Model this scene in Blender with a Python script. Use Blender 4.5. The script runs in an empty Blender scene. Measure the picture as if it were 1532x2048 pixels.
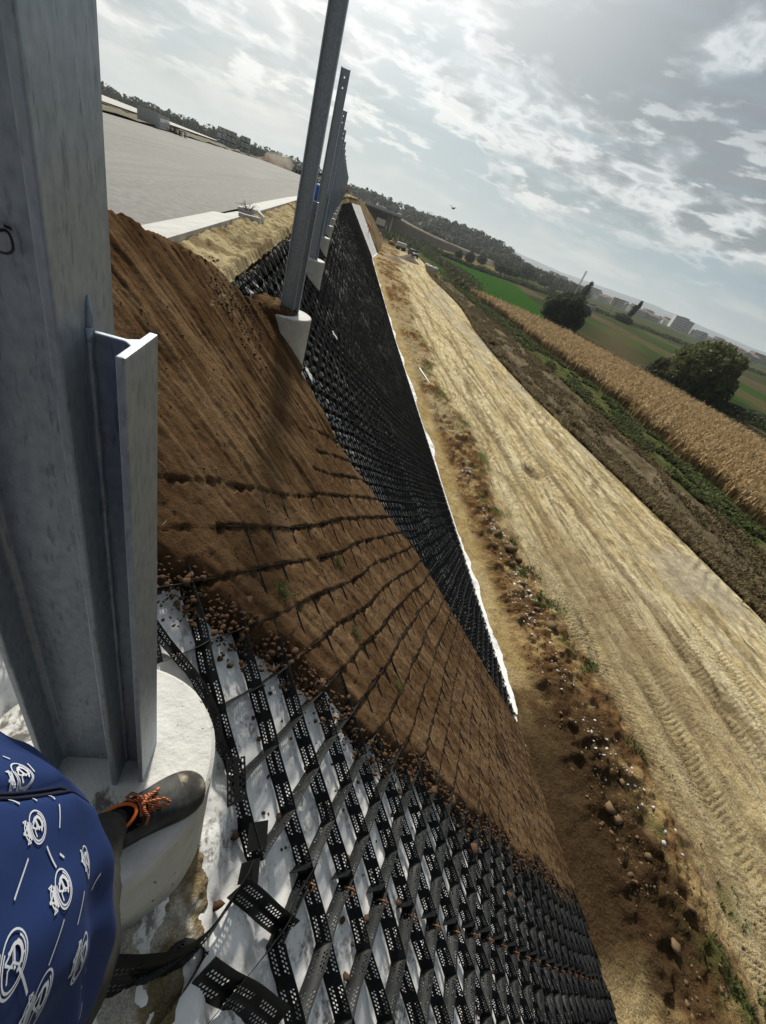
import bpy, bmesh, math, random
import numpy as np
from mathutils import Vector, Matrix, noise as mnoise
random.seed(7); rng = np.random.default_rng(7)
C = bpy.context.scene.collection
sc = bpy.context.scene

# ------------------------------------------------------------------ camera
Rw = np.array([[ 0.95054801, 0.20463713, 0.23362817],
               [-0.06543969,-0.60338473, 0.79476067],
               [ 0.30360521,-0.77074673,-0.56015477]])      # columns: image right, image down, forward
cam_d = bpy.data.cameras.new('camera'); cam = bpy.data.objects.new('camera', cam_d); C.objects.link(cam)
cam.matrix_world = Matrix(((Rw[0,0], -Rw[0,1], -Rw[0,2], 0), (Rw[1,0], -Rw[1,1], -Rw[1,2], 0), (Rw[2,0], -Rw[2,1], -Rw[2,2], 0), (0,0,0,1)))
cam_d.sensor_fit = 'VERTICAL'; cam_d.sensor_height = 24.0; cam_d.lens = 838.0/2048*24.0
cam_d.clip_start = 0.01; cam_d.clip_end = 12000
sc.camera = cam

# ------------------------------------------------------------------ sun, sky, exposure
SUN_AZ, SUN_EL = math.radians(-6), math.radians(36)
SUN = Vector((math.sin(SUN_AZ)*math.cos(SUN_EL), math.cos(SUN_AZ)*math.cos(SUN_EL), math.sin(SUN_EL)))
sd = bpy.data.lights.new('sun', 'SUN'); sd.energy = 4.0; sd.angle = math.radians(4.5); sd.color = (1.0, 0.93, 0.80)
so = bpy.data.objects.new('sun', sd); C.objects.link(so)
so.rotation_euler = SUN.to_track_quat('Z', 'Y').to_euler()
sc.view_settings.view_transform = 'Standard'; sc.view_settings.look = 'None'
sc.view_settings.gamma = 1.0; sc.view_settings.use_curve_mapping = False
sc.view_settings.exposure = 0.22

class NT:
    """small node builder"""
    def __init__(s, tree): s.t = tree; s.n = tree.nodes; s.l = tree.links
    def node(s, typ, **kw):
        n = s.n.new(typ)
        for k, v in kw.items():
            if k.startswith('_'): setattr(n, k[1:], v)
            else:
                i = n.inputs[int(k[1:])] if k[0] == 'i' and k[1:].isdigit() else n.inputs[k.replace('__', ' ')]
                s.put(i, v)
        return n
    def put(s, sock, v):
        if isinstance(v, bpy.types.NodeSocket): s.l.new(v, sock)
        elif isinstance(v, bpy.types.Node): s.l.new(v.outputs[0], sock)
        else:
            if sock.type == 'RGBA' and len(v) == 3: v = (*v, 1)
            sock.default_value = v
    def math(s, op, a, b=0.0, clamp=False):
        return s.node('ShaderNodeMath', _operation=op, _use_clamp=clamp, i0=a, i1=b).outputs[0]
    def vmath(s, op, a, b=(0,0,0)):
        n = s.node('ShaderNodeVectorMath', _operation=op, i0=a, i1=b)
        return n.outputs['Value'] if op in ('DOT_PRODUCT', 'LENGTH') else n.outputs[0]
    def mix(s, f, a, b, mode='MIX'):
        n = s.n.new('ShaderNodeMix'); n.data_type = 'RGBA'; n.blend_type = mode
        s.put(n.inputs[0], f); s.put(n.inputs[6], a); s.put(n.inputs[7], b); return n.outputs[2]
    def noise(s, vec, scale, detail=4, rough=.55, dist=0.0):
        n = s.node('ShaderNodeTexNoise', Vector=vec, Scale=float(scale), Detail=float(detail), Roughness=rough, Distortion=dist)
        return n.outputs[0]
    def ramp(s, f, stops):
        n = s.n.new('ShaderNodeValToRGB'); e = n.color_ramp.elements
        while len(e) < len(stops): e.new(.5)
        for x, (p, c) in zip(e, stops):
            x.position = p; x.color = (*c, 1) if not isinstance(c, (int, float)) else (c, c, c, 1)
        s.put(n.inputs[0], f); return n.outputs[0]
    def sep(s, v): return s.node('ShaderNodeSeparateXYZ', i0=v).outputs
    def comb(s, x, y, z): return s.node('ShaderNodeCombineXYZ', i0=x, i1=y, i2=z).outputs[0]
    def step(s, x, a, b): # smooth 0..1
        return s.node('ShaderNodeMapRange', _interpolation_type='SMOOTHSTEP', i0=x, i1=a, i2=b).outputs[0]

w = bpy.data.worlds.new('World'); sc.world = w; w.use_nodes = True
T = NT(w.node_tree); T.n.clear()
sky = T.node('ShaderNodeTexSky', _sky_type='NISHITA', _sun_disc=False, _sun_elevation=SUN_EL, _sun_rotation=SUN_AZ, _air_density=1.2, _dust_density=2.0)
d = T.node('ShaderNodeTexCoord').outputs['Generated']
dn = T.vmath('NORMALIZE', d)
dx_, dy_, dz_ = T.sep(dn)
den = T.math('ADD', T.math('MAXIMUM', dz_, 0.0), 0.24)
pv = T.comb(T.math('DIVIDE', dx_, den), T.math('DIVIDE', dy_, den), 0.0)
big = T.noise(T.vmath('ADD', pv, (3.1, 7.7, 0)), .8, 4, .5, .2)
med = T.noise(T.vmath('ADD', pv, (14.3, 2.2, 3)), 1.9, 6, .50, .2)
fine = T.noise(T.vmath('ADD', pv, (5.3, 9.2, 6)), 5.2, 6, .55, .3)
low = T.step(dz_, 0.42, 0.03)
gapm = T.step(T.math('ADD', T.math('MULTIPLY', big, .6), T.math('MULTIPLY', med, .5)), .60, .48)
veil = T.ramp(T.math('ADD', T.math('MULTIPLY', med, .7), T.math('MULTIPLY', fine, .3)), [(.3, (3.3, 3.6, 3.8)), (.5, (5.2, 5.45, 5.55)), (.68, (8.4, 8.5, 8.4))])
base = T.mix(T.math('MULTIPLY', gapm, T.math('ADD', T.math('MULTIPLY', low, .7), .15)), veil, (3.0, 4.2, 4.9))
# dark bellied cumulus with bright rims, denser to the right
side = T.step(dx_, -.35, .6)
cum = T.math('ADD', T.math('ADD', T.math('MULTIPLY', med, .66), T.math('MULTIPLY', fine, .34)), T.math('MULTIPLY', T.math('MULTIPLY', side, T.step(dz_, .08, .42)), .20))
cm = T.math('MULTIPLY', T.step(cum, .515, .60), T.step(dz_, .04, .14))
rim = T.math('MULTIPLY', T.math('MULTIPLY', T.step(cum, .475, .515), T.math('SUBTRACT', 1.0, T.step(cum, .515, .56))), T.step(dz_, .04, .14))
base = T.mix(T.math('MULTIPLY', rim, .45), base, (10.0, 10.1, 10.0))
dark = T.mix(T.math('MULTIPLY', side, .8), (2.7, 3.2, 3.5), (1.5, 1.75, 1.9))
base = T.mix(T.math('MULTIPLY', cm, .88), base, dark)
# small low clouds and band streaks parallel to the horizon
st = T.noise(T.comb(T.math('MULTIPLY', dx_, 1.8), T.math('MULTIPLY', dy_, .5), T.math('MULTIPLY', dz_, 20.0)), 1.3, 3, .5)
base = T.mix(T.math('MULTIPLY', T.math('MULTIPLY', T.step(st, .50, .62), T.step(dz_, .45, .15)), .75), base, (2.5, 3.4, 3.9))
puff = T.noise(T.comb(T.math('MULTIPLY', dx_, 7.0), T.math('MULTIPLY', dy_, 1.0), T.math('MULTIPLY', dz_, 26.0)), 1.6, 5, .6)
base = T.mix(T.math('MULTIPLY', T.math('MULTIPLY', T.step(puff, .54, .64), T.step(dz_, .36, .16)), T.math('MULTIPLY', T.step(dz_, .03, .10), .75)), base, (8.6, 8.7, 8.5))
# pale haze at the horizon
hz = T.step(dz_, .10, -.01)
base = T.mix(T.math('MULTIPLY', hz, .8), base, (4.6, 5.5, 5.9))
# brightness round the veiled sun
sdot = T.vmath('DOT_PRODUCT', dn, tuple(SUN))
glow = T.math('POWER', T.math('MAXIMUM', sdot, 0.0), 15.0)
base = T.mix(T.math('MULTIPLY', glow, .98, True), base, (17.0, 16.9, 16.4))
wk = T.math('ADD', T.math('MULTIPLY', T.step(sdot, -.6, .8), .78), .22)  # unseen sky behind the camera dimmed to cut ambient on surfaces facing it
base = T.mix(1.0, base, T.comb(wk, wk, wk), 'MULTIPLY')
skyc = T.mix(.12, base, T.mix(1.0, sky.outputs[0], (.9, .95, 1.0), 'MULTIPLY'))
bg = T.node('ShaderNodeBackground', Color=skyc, Strength=.088)
wo = T.n.new('ShaderNodeOutputWorld'); T.l.new(bg.outputs[0], wo.inputs[0])

# ------------------------------------------------------------------ helpers
def rot_basis(v): return Rw @ v
def ray(u, v):
    d = np.array([(u-766)/838., (v-1024)/838., 1.]); d /= np.linalg.norm(d); return Rw @ d
def onz(u, v, z): d = ray(u, v); return d*z/d[2]

def new_mesh(name, verts, faces, mats, parent=None, mi=None, smooth=False, uv=None, col=None):
    me = bpy.data.meshes.new(name)
    verts = np.asarray(verts, dtype=np.float32)
    if isinstance(faces, np.ndarray):
        n, k = faces.shape
        me.vertices.add(len(verts)); me.vertices.foreach_set('co', verts.ravel())
        me.loops.add(n*k); me.loops.foreach_set('vertex_index', faces.ravel().astype(np.int32))
        me.polygons.add(n); me.polygons.foreach_set('loop_start', np.arange(0, n*k, k, dtype=np.int32))
        me.update(calc_edges=True)
    else:
        me.from_pydata([tuple(map(float, v)) for v in verts], [], faces); me.update()
    if not isinstance(mats, (list, tuple)): mats = [mats]
    for m in mats: me.materials.append(m)
    if mi is not None: me.polygons.foreach_set('material_index', np.asarray(mi, dtype=np.int32))
    if smooth: me.polygons.foreach_set('use_smooth', np.ones(len(me.polygons), dtype=bool))
    if uv is not None:
        l = me.uv_layers.new(name='UVMap'); l.data.foreach_set('uv', np.asarray(uv, dtype=np.float32).ravel())
    if col is not None:
        a = me.color_attributes.new('Col', 'FLOAT_COLOR', 'POINT')
        cc = np.ones((len(verts), 4), dtype=np.float32); cc[:, :3] = col; a.data.foreach_set('color', cc.ravel())
    o = bpy.data.objects.new(name, me); C.objects.link(o)
    if parent is not None: o.parent = parent
    return o

def grid_faces(nu, nv):
    i, j = np.meshgrid(np.arange(nu-1), np.arange(nv-1), indexing='ij')
    a = (i*nv+j).ravel(); return np.stack([a, a+nv, a+nv+1, a+1], 1)

def tag(o, label=None, cat=None, group=None, kind=None):
    if label: o['label'] = label
    if cat: o['category'] = cat
    if group: o['group'] = group
    if kind: o['kind'] = kind
    return o
def empty(name, loc, rz=0.0):
    o = bpy.data.objects.new(name, None); o.empty_display_size = .1; o.location = loc; o.rotation_euler = (0, 0, rz); C.objects.link(o); return o
def copy_tree(o, parent=None):
    c = o.copy(); C.objects.link(c); c.parent = parent
    for ch in list(o.children): copy_tree(ch, c)
    return c

class MB:
    def __init__(s): s.v = []; s.f = []; s.m = []
    def add(s, vs, fs, m=0):
        b = len(s.v); s.v += [tuple(v) for v in vs]; s.f += [tuple(b+i for i in f) for f in fs]; s.m += [m]*len(fs)
    def box(s, x0, x1, y0, y1, z0, z1, m=0):
        s.add([(x0,y0,z0),(x1,y0,z0),(x1,y1,z0),(x0,y1,z0),(x0,y0,z1),(x1,y0,z1),(x1,y1,z1),(x0,y1,z1)],
              [(3,2,1,0),(4,5,6,7),(0,1,5,4),(1,2,6,5),(2,3,7,6),(3,0,4,7)], m)
    def prism(s, poly, z0, z1, m=0):      # poly in xy, ccw
        n = len(poly)
        s.add([(x,y,z0) for x,y in poly]+[(x,y,z1) for x,y in poly],
              [tuple(range(n-1,-1,-1)), tuple(range(n, 2*n))]+[(i,(i+1)%n,n+(i+1)%n,n+i) for i in range(n)], m)
    def tube(s, pts, r, k=6, m=0, cap=True):
        pts = [Vector(p) for p in pts]; n = len(pts)
        rr = r if isinstance(r, (list, tuple, np.ndarray)) else [r]*n
        vs = []; up = None
        for i, p in enumerate(pts):
            t = (pts[min(i+1, n-1)]-pts[max(i-1, 0)]).normalized()
            if up is None: up = t.orthogonal().normalized()
            up = (up - t*up.dot(t)).normalized(); b = t.cross(up)
            for a in range(k):
                th = 2*math.pi*a/k; vs.append(p+(up*math.cos(th)+b*math.sin(th))*rr[i])
        fs = [(i*k+a, i*k+(a+1)%k, (i+1)*k+(a+1)%k, (i+1)*k+a) for i in range(n-1) for a in range(k)]
        if cap: fs += [tuple(range(k-1,-1,-1)), tuple(range((n-1)*k, n*k))]
        s.add(vs, fs, m)
    def build(s, name, mats, parent=None, smooth=False, bevel=0):
        o = new_mesh(name, s.v, s.f, mats, parent, s.m, smooth)
        if bevel:
            b = o.modifiers.new('b', 'BEVEL'); b.width = bevel; b.segments = 2; b.limit_method = 'ANGLE'
        return o

# value noise in numpy
def _hash(ix, iy, seed):
    h = (ix.astype(np.int64)*374761393 + iy.astype(np.int64)*668265263 + seed*974634777) & 0xffffffff
    h = ((h ^ (h >> 13))*1274126177) & 0xffffffff; h = (h ^ (h >> 16)) & 0xffffffff
    return h/4294967295.0
def vn(x, y, seed=0):
    ix = np.floor(x); iy = np.floor(y); fx = x-ix; fy = y-iy
    fx = fx*fx*fx*(fx*(fx*6-15)+10); fy = fy*fy*fy*(fy*(fy*6-15)+10)
    a = _hash(ix, iy, seed); b = _hash(ix+1, iy, seed); c = _hash(ix, iy+1, seed); e = _hash(ix+1, iy+1, seed)
    return (a+(b-a)*fx)*(1-fy)+(c+(e-c)*fx)*fy
def fbm(x, y, seed=0, oct=5, g=.5):
    s = 0; a = 1.; t = 0
    for o in range(oct):
        s = s+a*vn(x*2**o+o*13.7, y*2**o-o*7.3, seed+o); t += a; a *= g
    return s/t      # 0..1
def sst(x, a, b):
    t = np.clip((np.asarray(x, dtype=float)-a)/(b-a), 0, 1); return t*t*(3-2*t)
def mixc(c0, c1, t): t = np.asarray(t)[..., None]; return c0*(1-t)+np.array(c1)*t

# ------------------------------------------------------------------ alignment of the embankment
def gz(y): return .008*np.clip(y, 0, 135)
def sx(y): return np.interp(y, [0, 40, 58, 100, 104, 118, 200], [0, 0, .2, .62, .9, 2.9, 3.0])
def scr(y): return np.interp(y, [0, 40, 115, 200], [0, 0, 1.1, 1.2])
def xc(y): return np.interp(y, [-10, 0, 6, 11, 17, 22, 28, 33, 38, 60, 90, 120], [-.2, -.36, -.46, -.52, -.61, -.67, -.72, -.77, -.78, -.80, -.74, -.6])
def zt(y): return -2.05-.11*sst(y, 1., 5.)
ZG = -8.95; R2 = math.sqrt(.5)
def P(s, y, n):     # slope coordinates: s down the slope, n above the top of the cells
    s = np.asarray(s, dtype=float); y = np.asarray(y, dtype=float)+0*s
    return np.stack([s*R2+sx(y)+scr(y)*(1-s/9.76)+n*R2, y, zt(y)-s*R2+n*R2], -1)
def s_crest(y): return (zt(y)+1.13-gz(y))/R2
S_TOE = (8.95-2.12)/R2

# ------------------------------------------------------------------ materials
MATS = {}
def pmat(name, base, rough=.8, metal=0.0, var=None, scale=5, detail=5, stretch=(1,1,1), bump=0.0, bscale=None, bdist=.02, spec=.3, coord='Object', extra=None, dist=0.0):
    m = bpy.data.materials.new(name); m.use_nodes = True; T = NT(m.node_tree)
    bs = T.n['Principled BSDF']
    tc = T.node('ShaderNodeTexCoord').outputs[coord]
    v = T.vmath('MULTIPLY', tc, stretch)
    nz = T.noise(v, scale, detail, .6, dist)
    col = base
    if var is not None:
        st = [(.25+.5*i/(len(var)-1), c) for i, c in enumerate(var)]
        col = T.ramp(nz, st)
    if extra: col = extra(T, v, col, bs)
    T.put(bs.inputs['Base Color'], col)
    bs.inputs['Roughness'].default_value = rough; bs.inputs['Metallic'].default_value = metal
    bs.inputs['Specular IOR Level'].default_value = spec
    if bump:
        bn = T.noise(v, bscale or scale*3, 6, .65)
        b = T.node('ShaderNodeBump', Strength=bump, Distance=bdist, Height=bn); T.l.new(b.outputs[0], bs.inputs['Normal'])
    MATS[name] = m; return m

def vcmat(name, rough=.9, fine=60, amt=.35, bump=.5, bdist=.02, stretch=(1,1,1), spec=.0, fine2=None):
    """colour from the 'Col' zones of the surface, broken up by noise"""
    m = bpy.data.materials.new(name); m.use_nodes = True; T = NT(m.node_tree); bs = T.n['Principled BSDF']
    at = T.node('ShaderNodeVertexColor', _layer_name='Col').outputs[0]
    tc = T.vmath('MULTIPLY', T.node('ShaderNodeTexCoord').outputs['Object'], stretch)
    n1 = T.noise(tc, fine, 6, .65); n2 = T.noise(tc, (fine2 or fine/9.), 5, .6); n4 = T.noise(tc, fine*3.3, 4, .7)
    k = T.math('MULTIPLY', T.math('ADD', T.math('MULTIPLY', T.step(n4, .36, .64), .62), .69), T.math('ADD', T.math('MULTIPLY', T.math('SUBTRACT', n1, .5), amt*2), T.math('ADD', T.math('MULTIPLY', T.math('SUBTRACT', n2, .5), amt*1.6), 1.0)))
    col = T.mix(1.0, at, T.comb(k, k, k), 'MULTIPLY')
    T.put(bs.inputs['Base Color'], col); bs.inputs['Roughness'].default_value = rough; bs.inputs['Specular IOR Level'].default_value = spec
    b = T.node('ShaderNodeBump', Strength=bump, Distance=bdist, Height=T.math('ADD', n1, T.math('MULTIPLY', n2, 2.0))); T.l.new(b.outputs[0], bs.inputs['Normal'])
    return m

def galv_extra(T, v, col, bs):
    sp = T.noise(T.vmath('MULTIPLY', v, (1, 1, .25)), 120, 3, .6)
    col = T.mix(T.math('MULTIPLY', T.step(sp, .58, .68), .55), col, (.13, .15, .18)); s2 = T.noise(T.vmath('MULTIPLY', v, (1, 1, .5)), 75, 4, .7); col = T.mix(T.math('MULTIPLY', T.step(s2, .5, .72), .2), col, (.47, .51, .55))
    big = T.noise(T.vmath('MULTIPLY', v, (1, 1, .35)), 9, 4, .6)
    return T.mix(T.math('MULTIPLY', T.step(big, .45, .7), .08), col, (.42, .45, .47))
M_galv = pmat('galvanised_steel', (.3,.33,.36), .5, .55, [(.25,.295,.355), (.34,.39,.455), (.43,.48,.54)], 70, 7, (1,1,.6), .12, 90, .004, .5, extra=galv_extra)
def conc_extra(T, v, col, bs):
    d = T.noise(v, 7, 5, .65); s = T.noise(v, 46, 3, .5)
    col = T.mix(T.math('MULTIPLY', T.step(d, .55, .75), .4), col, (.30, .27, .21))
    return T.mix(T.step(s, .71, .75), col, (.06, .05, .04))
M_conc = pmat('weathered_concrete', None, .85, 0, [(.40,.40,.38), (.52,.52,.50), (.62,.62,.60)], 6, 8, (1,1,1), .5, 30, .01, extra=conc_extra)
def conc_top_extra(T, v, col, bs):
    d = T.noise(v, 3.4, 6, .7, .6); s = T.noise(v, 60, 3, .5)
    col = T.mix(T.math('MULTIPLY', T.step(d, .565, .62), .85), col, (.07, .055, .04))
    return T.mix(T.step(s, .72, .75), col, (.05, .04, .03))
M_conct = pmat('trowelled_concrete_top', None, .85, 0, [(.52,.52,.50), (.64,.64,.62), (.74,.74,.72)], 7, 8, (1,1,1), .6, 22, .012, extra=conc_top_extra)
M_kerb = pmat('kerb_concrete', None, .85, 0, [(.44,.44,.42), (.55,.55,.53), (.62,.62,.60)], 3, 8, (1,1,1), .4, 40, .01)
def asph_extra(T, v, col, bs):
    a = T.noise(T.vmath('MULTIPLY', v, (.5, .12, 1)), 1.0, 6, .6); b_ = T.noise(T.vmath('MULTIPLY', v, (1, .3, 1)), 2.2, 5, .7, 1.0)
    col = T.mix(T.math('MULTIPLY', T.step(a, .45, .65), .35), col, (.30,.295,.28)); return T.mix(T.math('MULTIPLY', T.step(b_, .64, .70), .5), col, (.40,.39,.36)) if False else T.mix(T.math('MULTIPLY', T.step(T.noise(T.vmath('MULTIPLY', v, (1.6, .03, 1)), 1.0, 5, .65), .52, .64), .35), T.mix(T.math('MULTIPLY', T.step(b_, .64, .70), .5), col, (.40,.39,.36)), (.13,.13,.125))
M_asph = pmat('asphalt_paving', None, .9, 0, [(.16,.16,.155), (.215,.213,.205), (.28,.275,.26)], 9, 9, (1,.6,1), .8, 55, .012, extra=asph_extra)
M_white = pmat('white_plastic', (.8,.8,.8), .6)
M_steel_black = pmat('black_steel', (.03,.033,.036), .55)
M_rust = pmat('rusty_rebar', None, .7, .2, [(.25,.09,.03), (.42,.17,.06)], 60)
M_marker = pmat('black_marker_ink', (.006,.006,.009), .5)

def geo_extra(T, v, col, bs):
    d = T.noise(v, 2.2, 7, .68); s = T.noise(v, 36, 4, .6)
    col = T.mix(T.math('MULTIPLY', T.math('MULTIPLY', T.step(d, .47, .62), T.step(s, .44, .60)), .85), col, (.10, .085, .07))
    return T.mix(T.math('MULTIPLY', T.step(d, .42, .7), .25), col, (.38, .36, .33))
M_geo = pmat('white_nonwoven_fabric', None, .95, 0, [(.78,.785,.79), (.87,.875,.875), (.93,.93,.92)], 14, 6, (1,1,1), .5, 120, .004, .1, extra=geo_extra)

# perforated black plastic: round holes in four staggered rows, in blocks along the strip
def perf_mat():
    m = bpy.data.materials.new('perforated_black_plastic'); m.use_nodes = True; T = NT(m.node_tree); bs = T.n['Principled BSDF']
    u, v, _ = T.sep(T.node('ShaderNodeTexCoord').outputs['UV'])      # metres along / metres up the strip
    px, py = .0175, .0105
    def holes(v0):           # one band: two staggered columns
        vv = T.math('SUBTRACT', v, v0)
        tot = None
        for off, du in ((0.0, 0.0), (.0135, .5)):
            uu = T.math('SUBTRACT', T.math('FRACT', T.math('ADD', T.math('DIVIDE', u, px), du)), .5)
            a = T.math('MULTIPLY', uu, px); b = T.math('SUBTRACT', vv, off)
            r = T.math('SQRT', T.math('ADD', T.math('MULTIPLY', a, a), T.math('MULTIPLY', b, b)))
            h = T.math('LESS_THAN', r, .0054)
            tot = h if tot is None else T.math('MAXIMUM', tot, h)
        return tot
    hm = T.math('MAXIMUM', holes(.018), holes(.064))
    uc = T.math('FRACT', T.math('DIVIDE', u, .1525))
    blk = T.math('MULTIPLY', T.math('GREATER_THAN', uc, .16), T.math('LESS_THAN', uc, .84))
    hm = T.math('MULTIPLY', hm, blk)
    nz = T.noise(T.node('ShaderNodeTexCoord').outputs['Object'], 30, 4, .6)
    T.put(bs.inputs['Base Color'], T.ramp(nz, [(.3, (.004,.005,.0055)), (.7, (.009,.0105,.0115))]))
    bs.inputs['Roughness'].default_value = .5; bs.inputs['Specular IOR Level'].default_value = .22
    tr = T.n.new('ShaderNodeBsdfTransparent'); mx = T.n.new('ShaderNodeMixShader')
    T.l.new(hm, mx.inputs[0]); T.l.new(bs.outputs[0], mx.inputs[1]); T.l.new(tr.outputs[0], mx.inputs[2])
    T.l.new(mx.outputs[0], T.n['Material Output'].inputs[0]); return m
M_perf = perf_mat()
M_plain = pmat('plain_black_plastic', None, .42, 0, [(.006,.007,.008), (.013,.015,.016)], 40, 4, spec=.22)

M_edge = pmat('lit_strip_edge', None, .5, 0, [(.012,.013,.014), (.055,.056,.054)], 7, 4, spec=.4)  # paler colour painted in for light caught along the strips' top edges

def leaf_mat(name, c0, c1, c2, scale=1.2):
    m = bpy.data.materials.new(name); m.use_nodes = True; T = NT(m.node_tree); bs = T.n['Principled BSDF']
    tc = T.node('ShaderNodeTexCoord').outputs['Object']
    nz = T.math('ADD', T.math('MULTIPLY', T.noise(tc, scale, 3), .6), T.math('MULTIPLY', T.noise(tc, scale*14, 2), .4))
    T.put(bs.inputs['Base Color'], T.ramp(nz, [(.34, c0), (.5, c1), (.66, c2)]))
    bs.inputs['Roughness'].default_value = .75; bs.inputs['Specular IOR Level'].default_value = .15
    tl = T.n.new('ShaderNodeBsdfTranslucent'); T.put(tl.inputs[0], T.ramp(nz, [(.34, c0), (.5, c1), (.66, c2)]))
    mx = T.n.new('ShaderNodeMixShader'); mx.inputs[0].default_value = .3
    T.l.new(bs.outputs[0], mx.inputs[1]); T.l.new(tl.outputs[0], mx.inputs[2]); T.l.new(mx.outputs[0], T.n['Material Output'].inputs[0])
    return m
M_willow = leaf_mat('willow_leaves', (.055,.072,.030), (.11,.125,.045), (.20,.20,.075))
M_darkleaf = leaf_mat('dark_leaves', (.035,.047,.028), (.062,.078,.042), (.10,.115,.06))
M_olive = leaf_mat('olive_leaves', (.05,.055,.03), (.085,.085,.045), (.12,.11,.06))
M_forest = leaf_mat('forest_leaves', (.04,.052,.036), (.07,.083,.052), (.12,.125,.08), .05)
M_bark = pmat('tree_bark', None, .9, 0, [(.05,.04,.03), (.11,.09,.07)], 8, 6, (1,1,.2), .5)
M_corn = leaf_mat('dry_corn_leaves', (.24,.16,.075), (.44,.31,.155), (.66,.52,.31), 2.5)
M_dryweed = leaf_mat('dry_weeds', (.11,.08,.04), (.19,.145,.075), (.29,.235,.13), 1.2)
M_greenweed = leaf_mat('green_weeds', (.07,.065,.03), (.085,.10,.035), (.15,.19,.06), .5)

# ------------------------------------------------------------------ lower ground
def axis(segs):   # list of (start, end, step0, step1)
    out = []
    for a, b, s0, s1 in segs:
        n = max(2, int(2*(b-a)/(s0+s1))); t = np.linspace(0, 1, n, endpoint=False)
        f = t*(s0)+(t*t)*(s1-s0)/2; tot = s0+(s1-s0)/2; out.append(a+(b-a)*f/tot)
    out.append([segs[-1][1]]); return np.concatenate(out)
gx = axis([(-6000,-60,900,30), (-60,6.0,20,.3), (6.0,11,.04,.045), (11,22,.05,.09), (22,56,.10,.35), (56,140,.5,3), (140,600,4,30), (600,6000,40,900)])
gy = axis([(-600,-8,200,2), (-8,-2.5,1,.06), (-2.5,9,.045,.05), (9,24,.055,.12), (24,60,.13,.4), (60,140,.45,1.6), (140,400,2,9), (400,9000,12,1500)])
GX, GY = np.meshgrid(gx, gy, indexing='ij')
def rd_r(y): return 20.4+.9*np.sin(y*.09+1.0)+np.interp(y, [0,60,100,140,200], [0,-.8,1.6,3.8,6])       # right edge of the haul road
def rd_l(y): return 9.9+.5*np.sin(y*.35)+np.interp(y, [0,40,58,100,140], [0,-.2,1.0,3.5,8])             # left edge
def ground(X, Y):
    sh = sx(Y); n1 = fbm(X*.6, Y*.35, 3); n2 = fbm(X*2.2, Y*1.6, 11); n3 = fbm(X*7, Y*7, 17, 3); xl = rd_l(Y); xr = rd_r(Y)
    onroad = sst(X, xl-.6, xl+.5)*(1-sst(X, xr-.5, xr+.3)); rub = sst(X-sh, 7.35, 7.9)*(1-sst(X, xl-.8, xl+.3))
    near = (1-sst(np.hypot(X, Y), 70, 160))
    wob = .9*np.sin(Y*.05)+1.6*fbm(Y*.06, Y*0+2, 8, 3)
    Xr = X-wob
    rut = fbm(Xr*2.1, Y*.13, 21, 5)-.5; rut2 = fbm(Xr*5.5, Y*.3, 27, 4)-.5
    rough = fbm(X*1.5+Y*.3, Y*1.1, 31, 5)-.5
    lanes = 0*X; lh = 0*X
    for k_, c0 in enumerate((10.6, 11.5, 12.5, 13.1, 13.9, 14.8, 15.6, 16.3, 17.4, 18.3, 19.1, 19.8)):
        cc = c0+.55*np.sin(Y*.07+k_*1.7)+.22*np.sin(Y*.23+k_*2.9)+.06*np.sin(Y*.9+k_); q = (X-cc)/(.09+.05*(k_%3)); m = sst(fbm(Y*.09+k_*5, Y*0, 43+k_, 3), .38, .52)
        lh = lh+m*(-.055*np.exp(-q*q)+.022*np.exp(-(np.abs(q)-1.9)**2)); lanes = lanes+m*np.exp(-(q*.8)**2)*(.5+.9*n3)
    h = onroad*near*(rut*.18+rut2*.09+rough*.07+lh)
    # tyre tread prints
    tread = 0*X
    for c0, wd, amp, ang in ((10.4,.4,.03,1.0),(14.3,.45,.02,-1.0),(10.9,.62,.030,1.0),(11.9,.55,.022,-1.0),(13.2,.6,.018,.9),(15.4,.5,.014,1.0),(17.0,.55,.02,-.9),(12.6,.5,.016,1.0),(19.2,.6,.018,.8)):
        cc = c0+.5*np.sin(Y*.10+c0)+.25*np.sin(Y*.31+c0*2); q = (X-cc)/wd
        m = np.exp(-q**4)*sst(fbm(Y*.15+c0, Y*0, 41, 3), .36, .5)
        ph_ = (Y+ang*np.abs(q)*.22+.10*n2)/.15; tread = tread+m*(amp*.75*np.tanh(3*np.sin(2*np.pi*ph_))*(.3+1.3*n3)*sst(n2, .25, .45)*1.7-.035)
    # turning tracks on the right half
    for ax_, ay_, r0, r1 in ((27,24,8,11.5),(26,6,7,10)):
        rr = np.hypot(X-ax_, Y-ay_); m = sst(rr, r0, r0+.3)*(1-sst(rr, r1, r1+.4))
        tread = tread+m*(.035*np.sin(rr*2*np.pi/.55+2*n2)*sst(n1, .35, .55))
    h = h+onroad*near*tread
    # rubble strip beside the toe, pile of spoil towards the camera
    lump = np.maximum(fbm(X*2.6, Y*2.6, 51, 5)-.44, 0)
    h = h+near*rub*(lump*.5+.12*fbm(X*1.1, Y*.6, 55)+.09*(n3-.4)+.05*(fbm(X*14, Y*14, 57, 3)-.5))
    spoil = np.exp(-((X-8.2)/1.3)**2)*(1-sst(Y, 3, 9)); h = h+spoil*(.22+.2*lump)
    h = h+near*.03*(n3-.5)*(1-sst(X, 24, 60))
    # ruts over the rubble at the middle distance
    far_rub = rub*sst(Y, 12, 18)*near; h = h+far_rub*(fbm(Xr*1.7, Y*.45, 61, 5)-.5)*.45
    # pit in the road
    pit = np.exp(-(((X-13.1)/.55)**2+((Y-19.6)/.75)**2)**2); h = h-.22*pit+.05*np.exp(-((np.hypot((X-13.1)/.75, (Y-19.6)/1.0)-1.2)/.35)**2)
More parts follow.
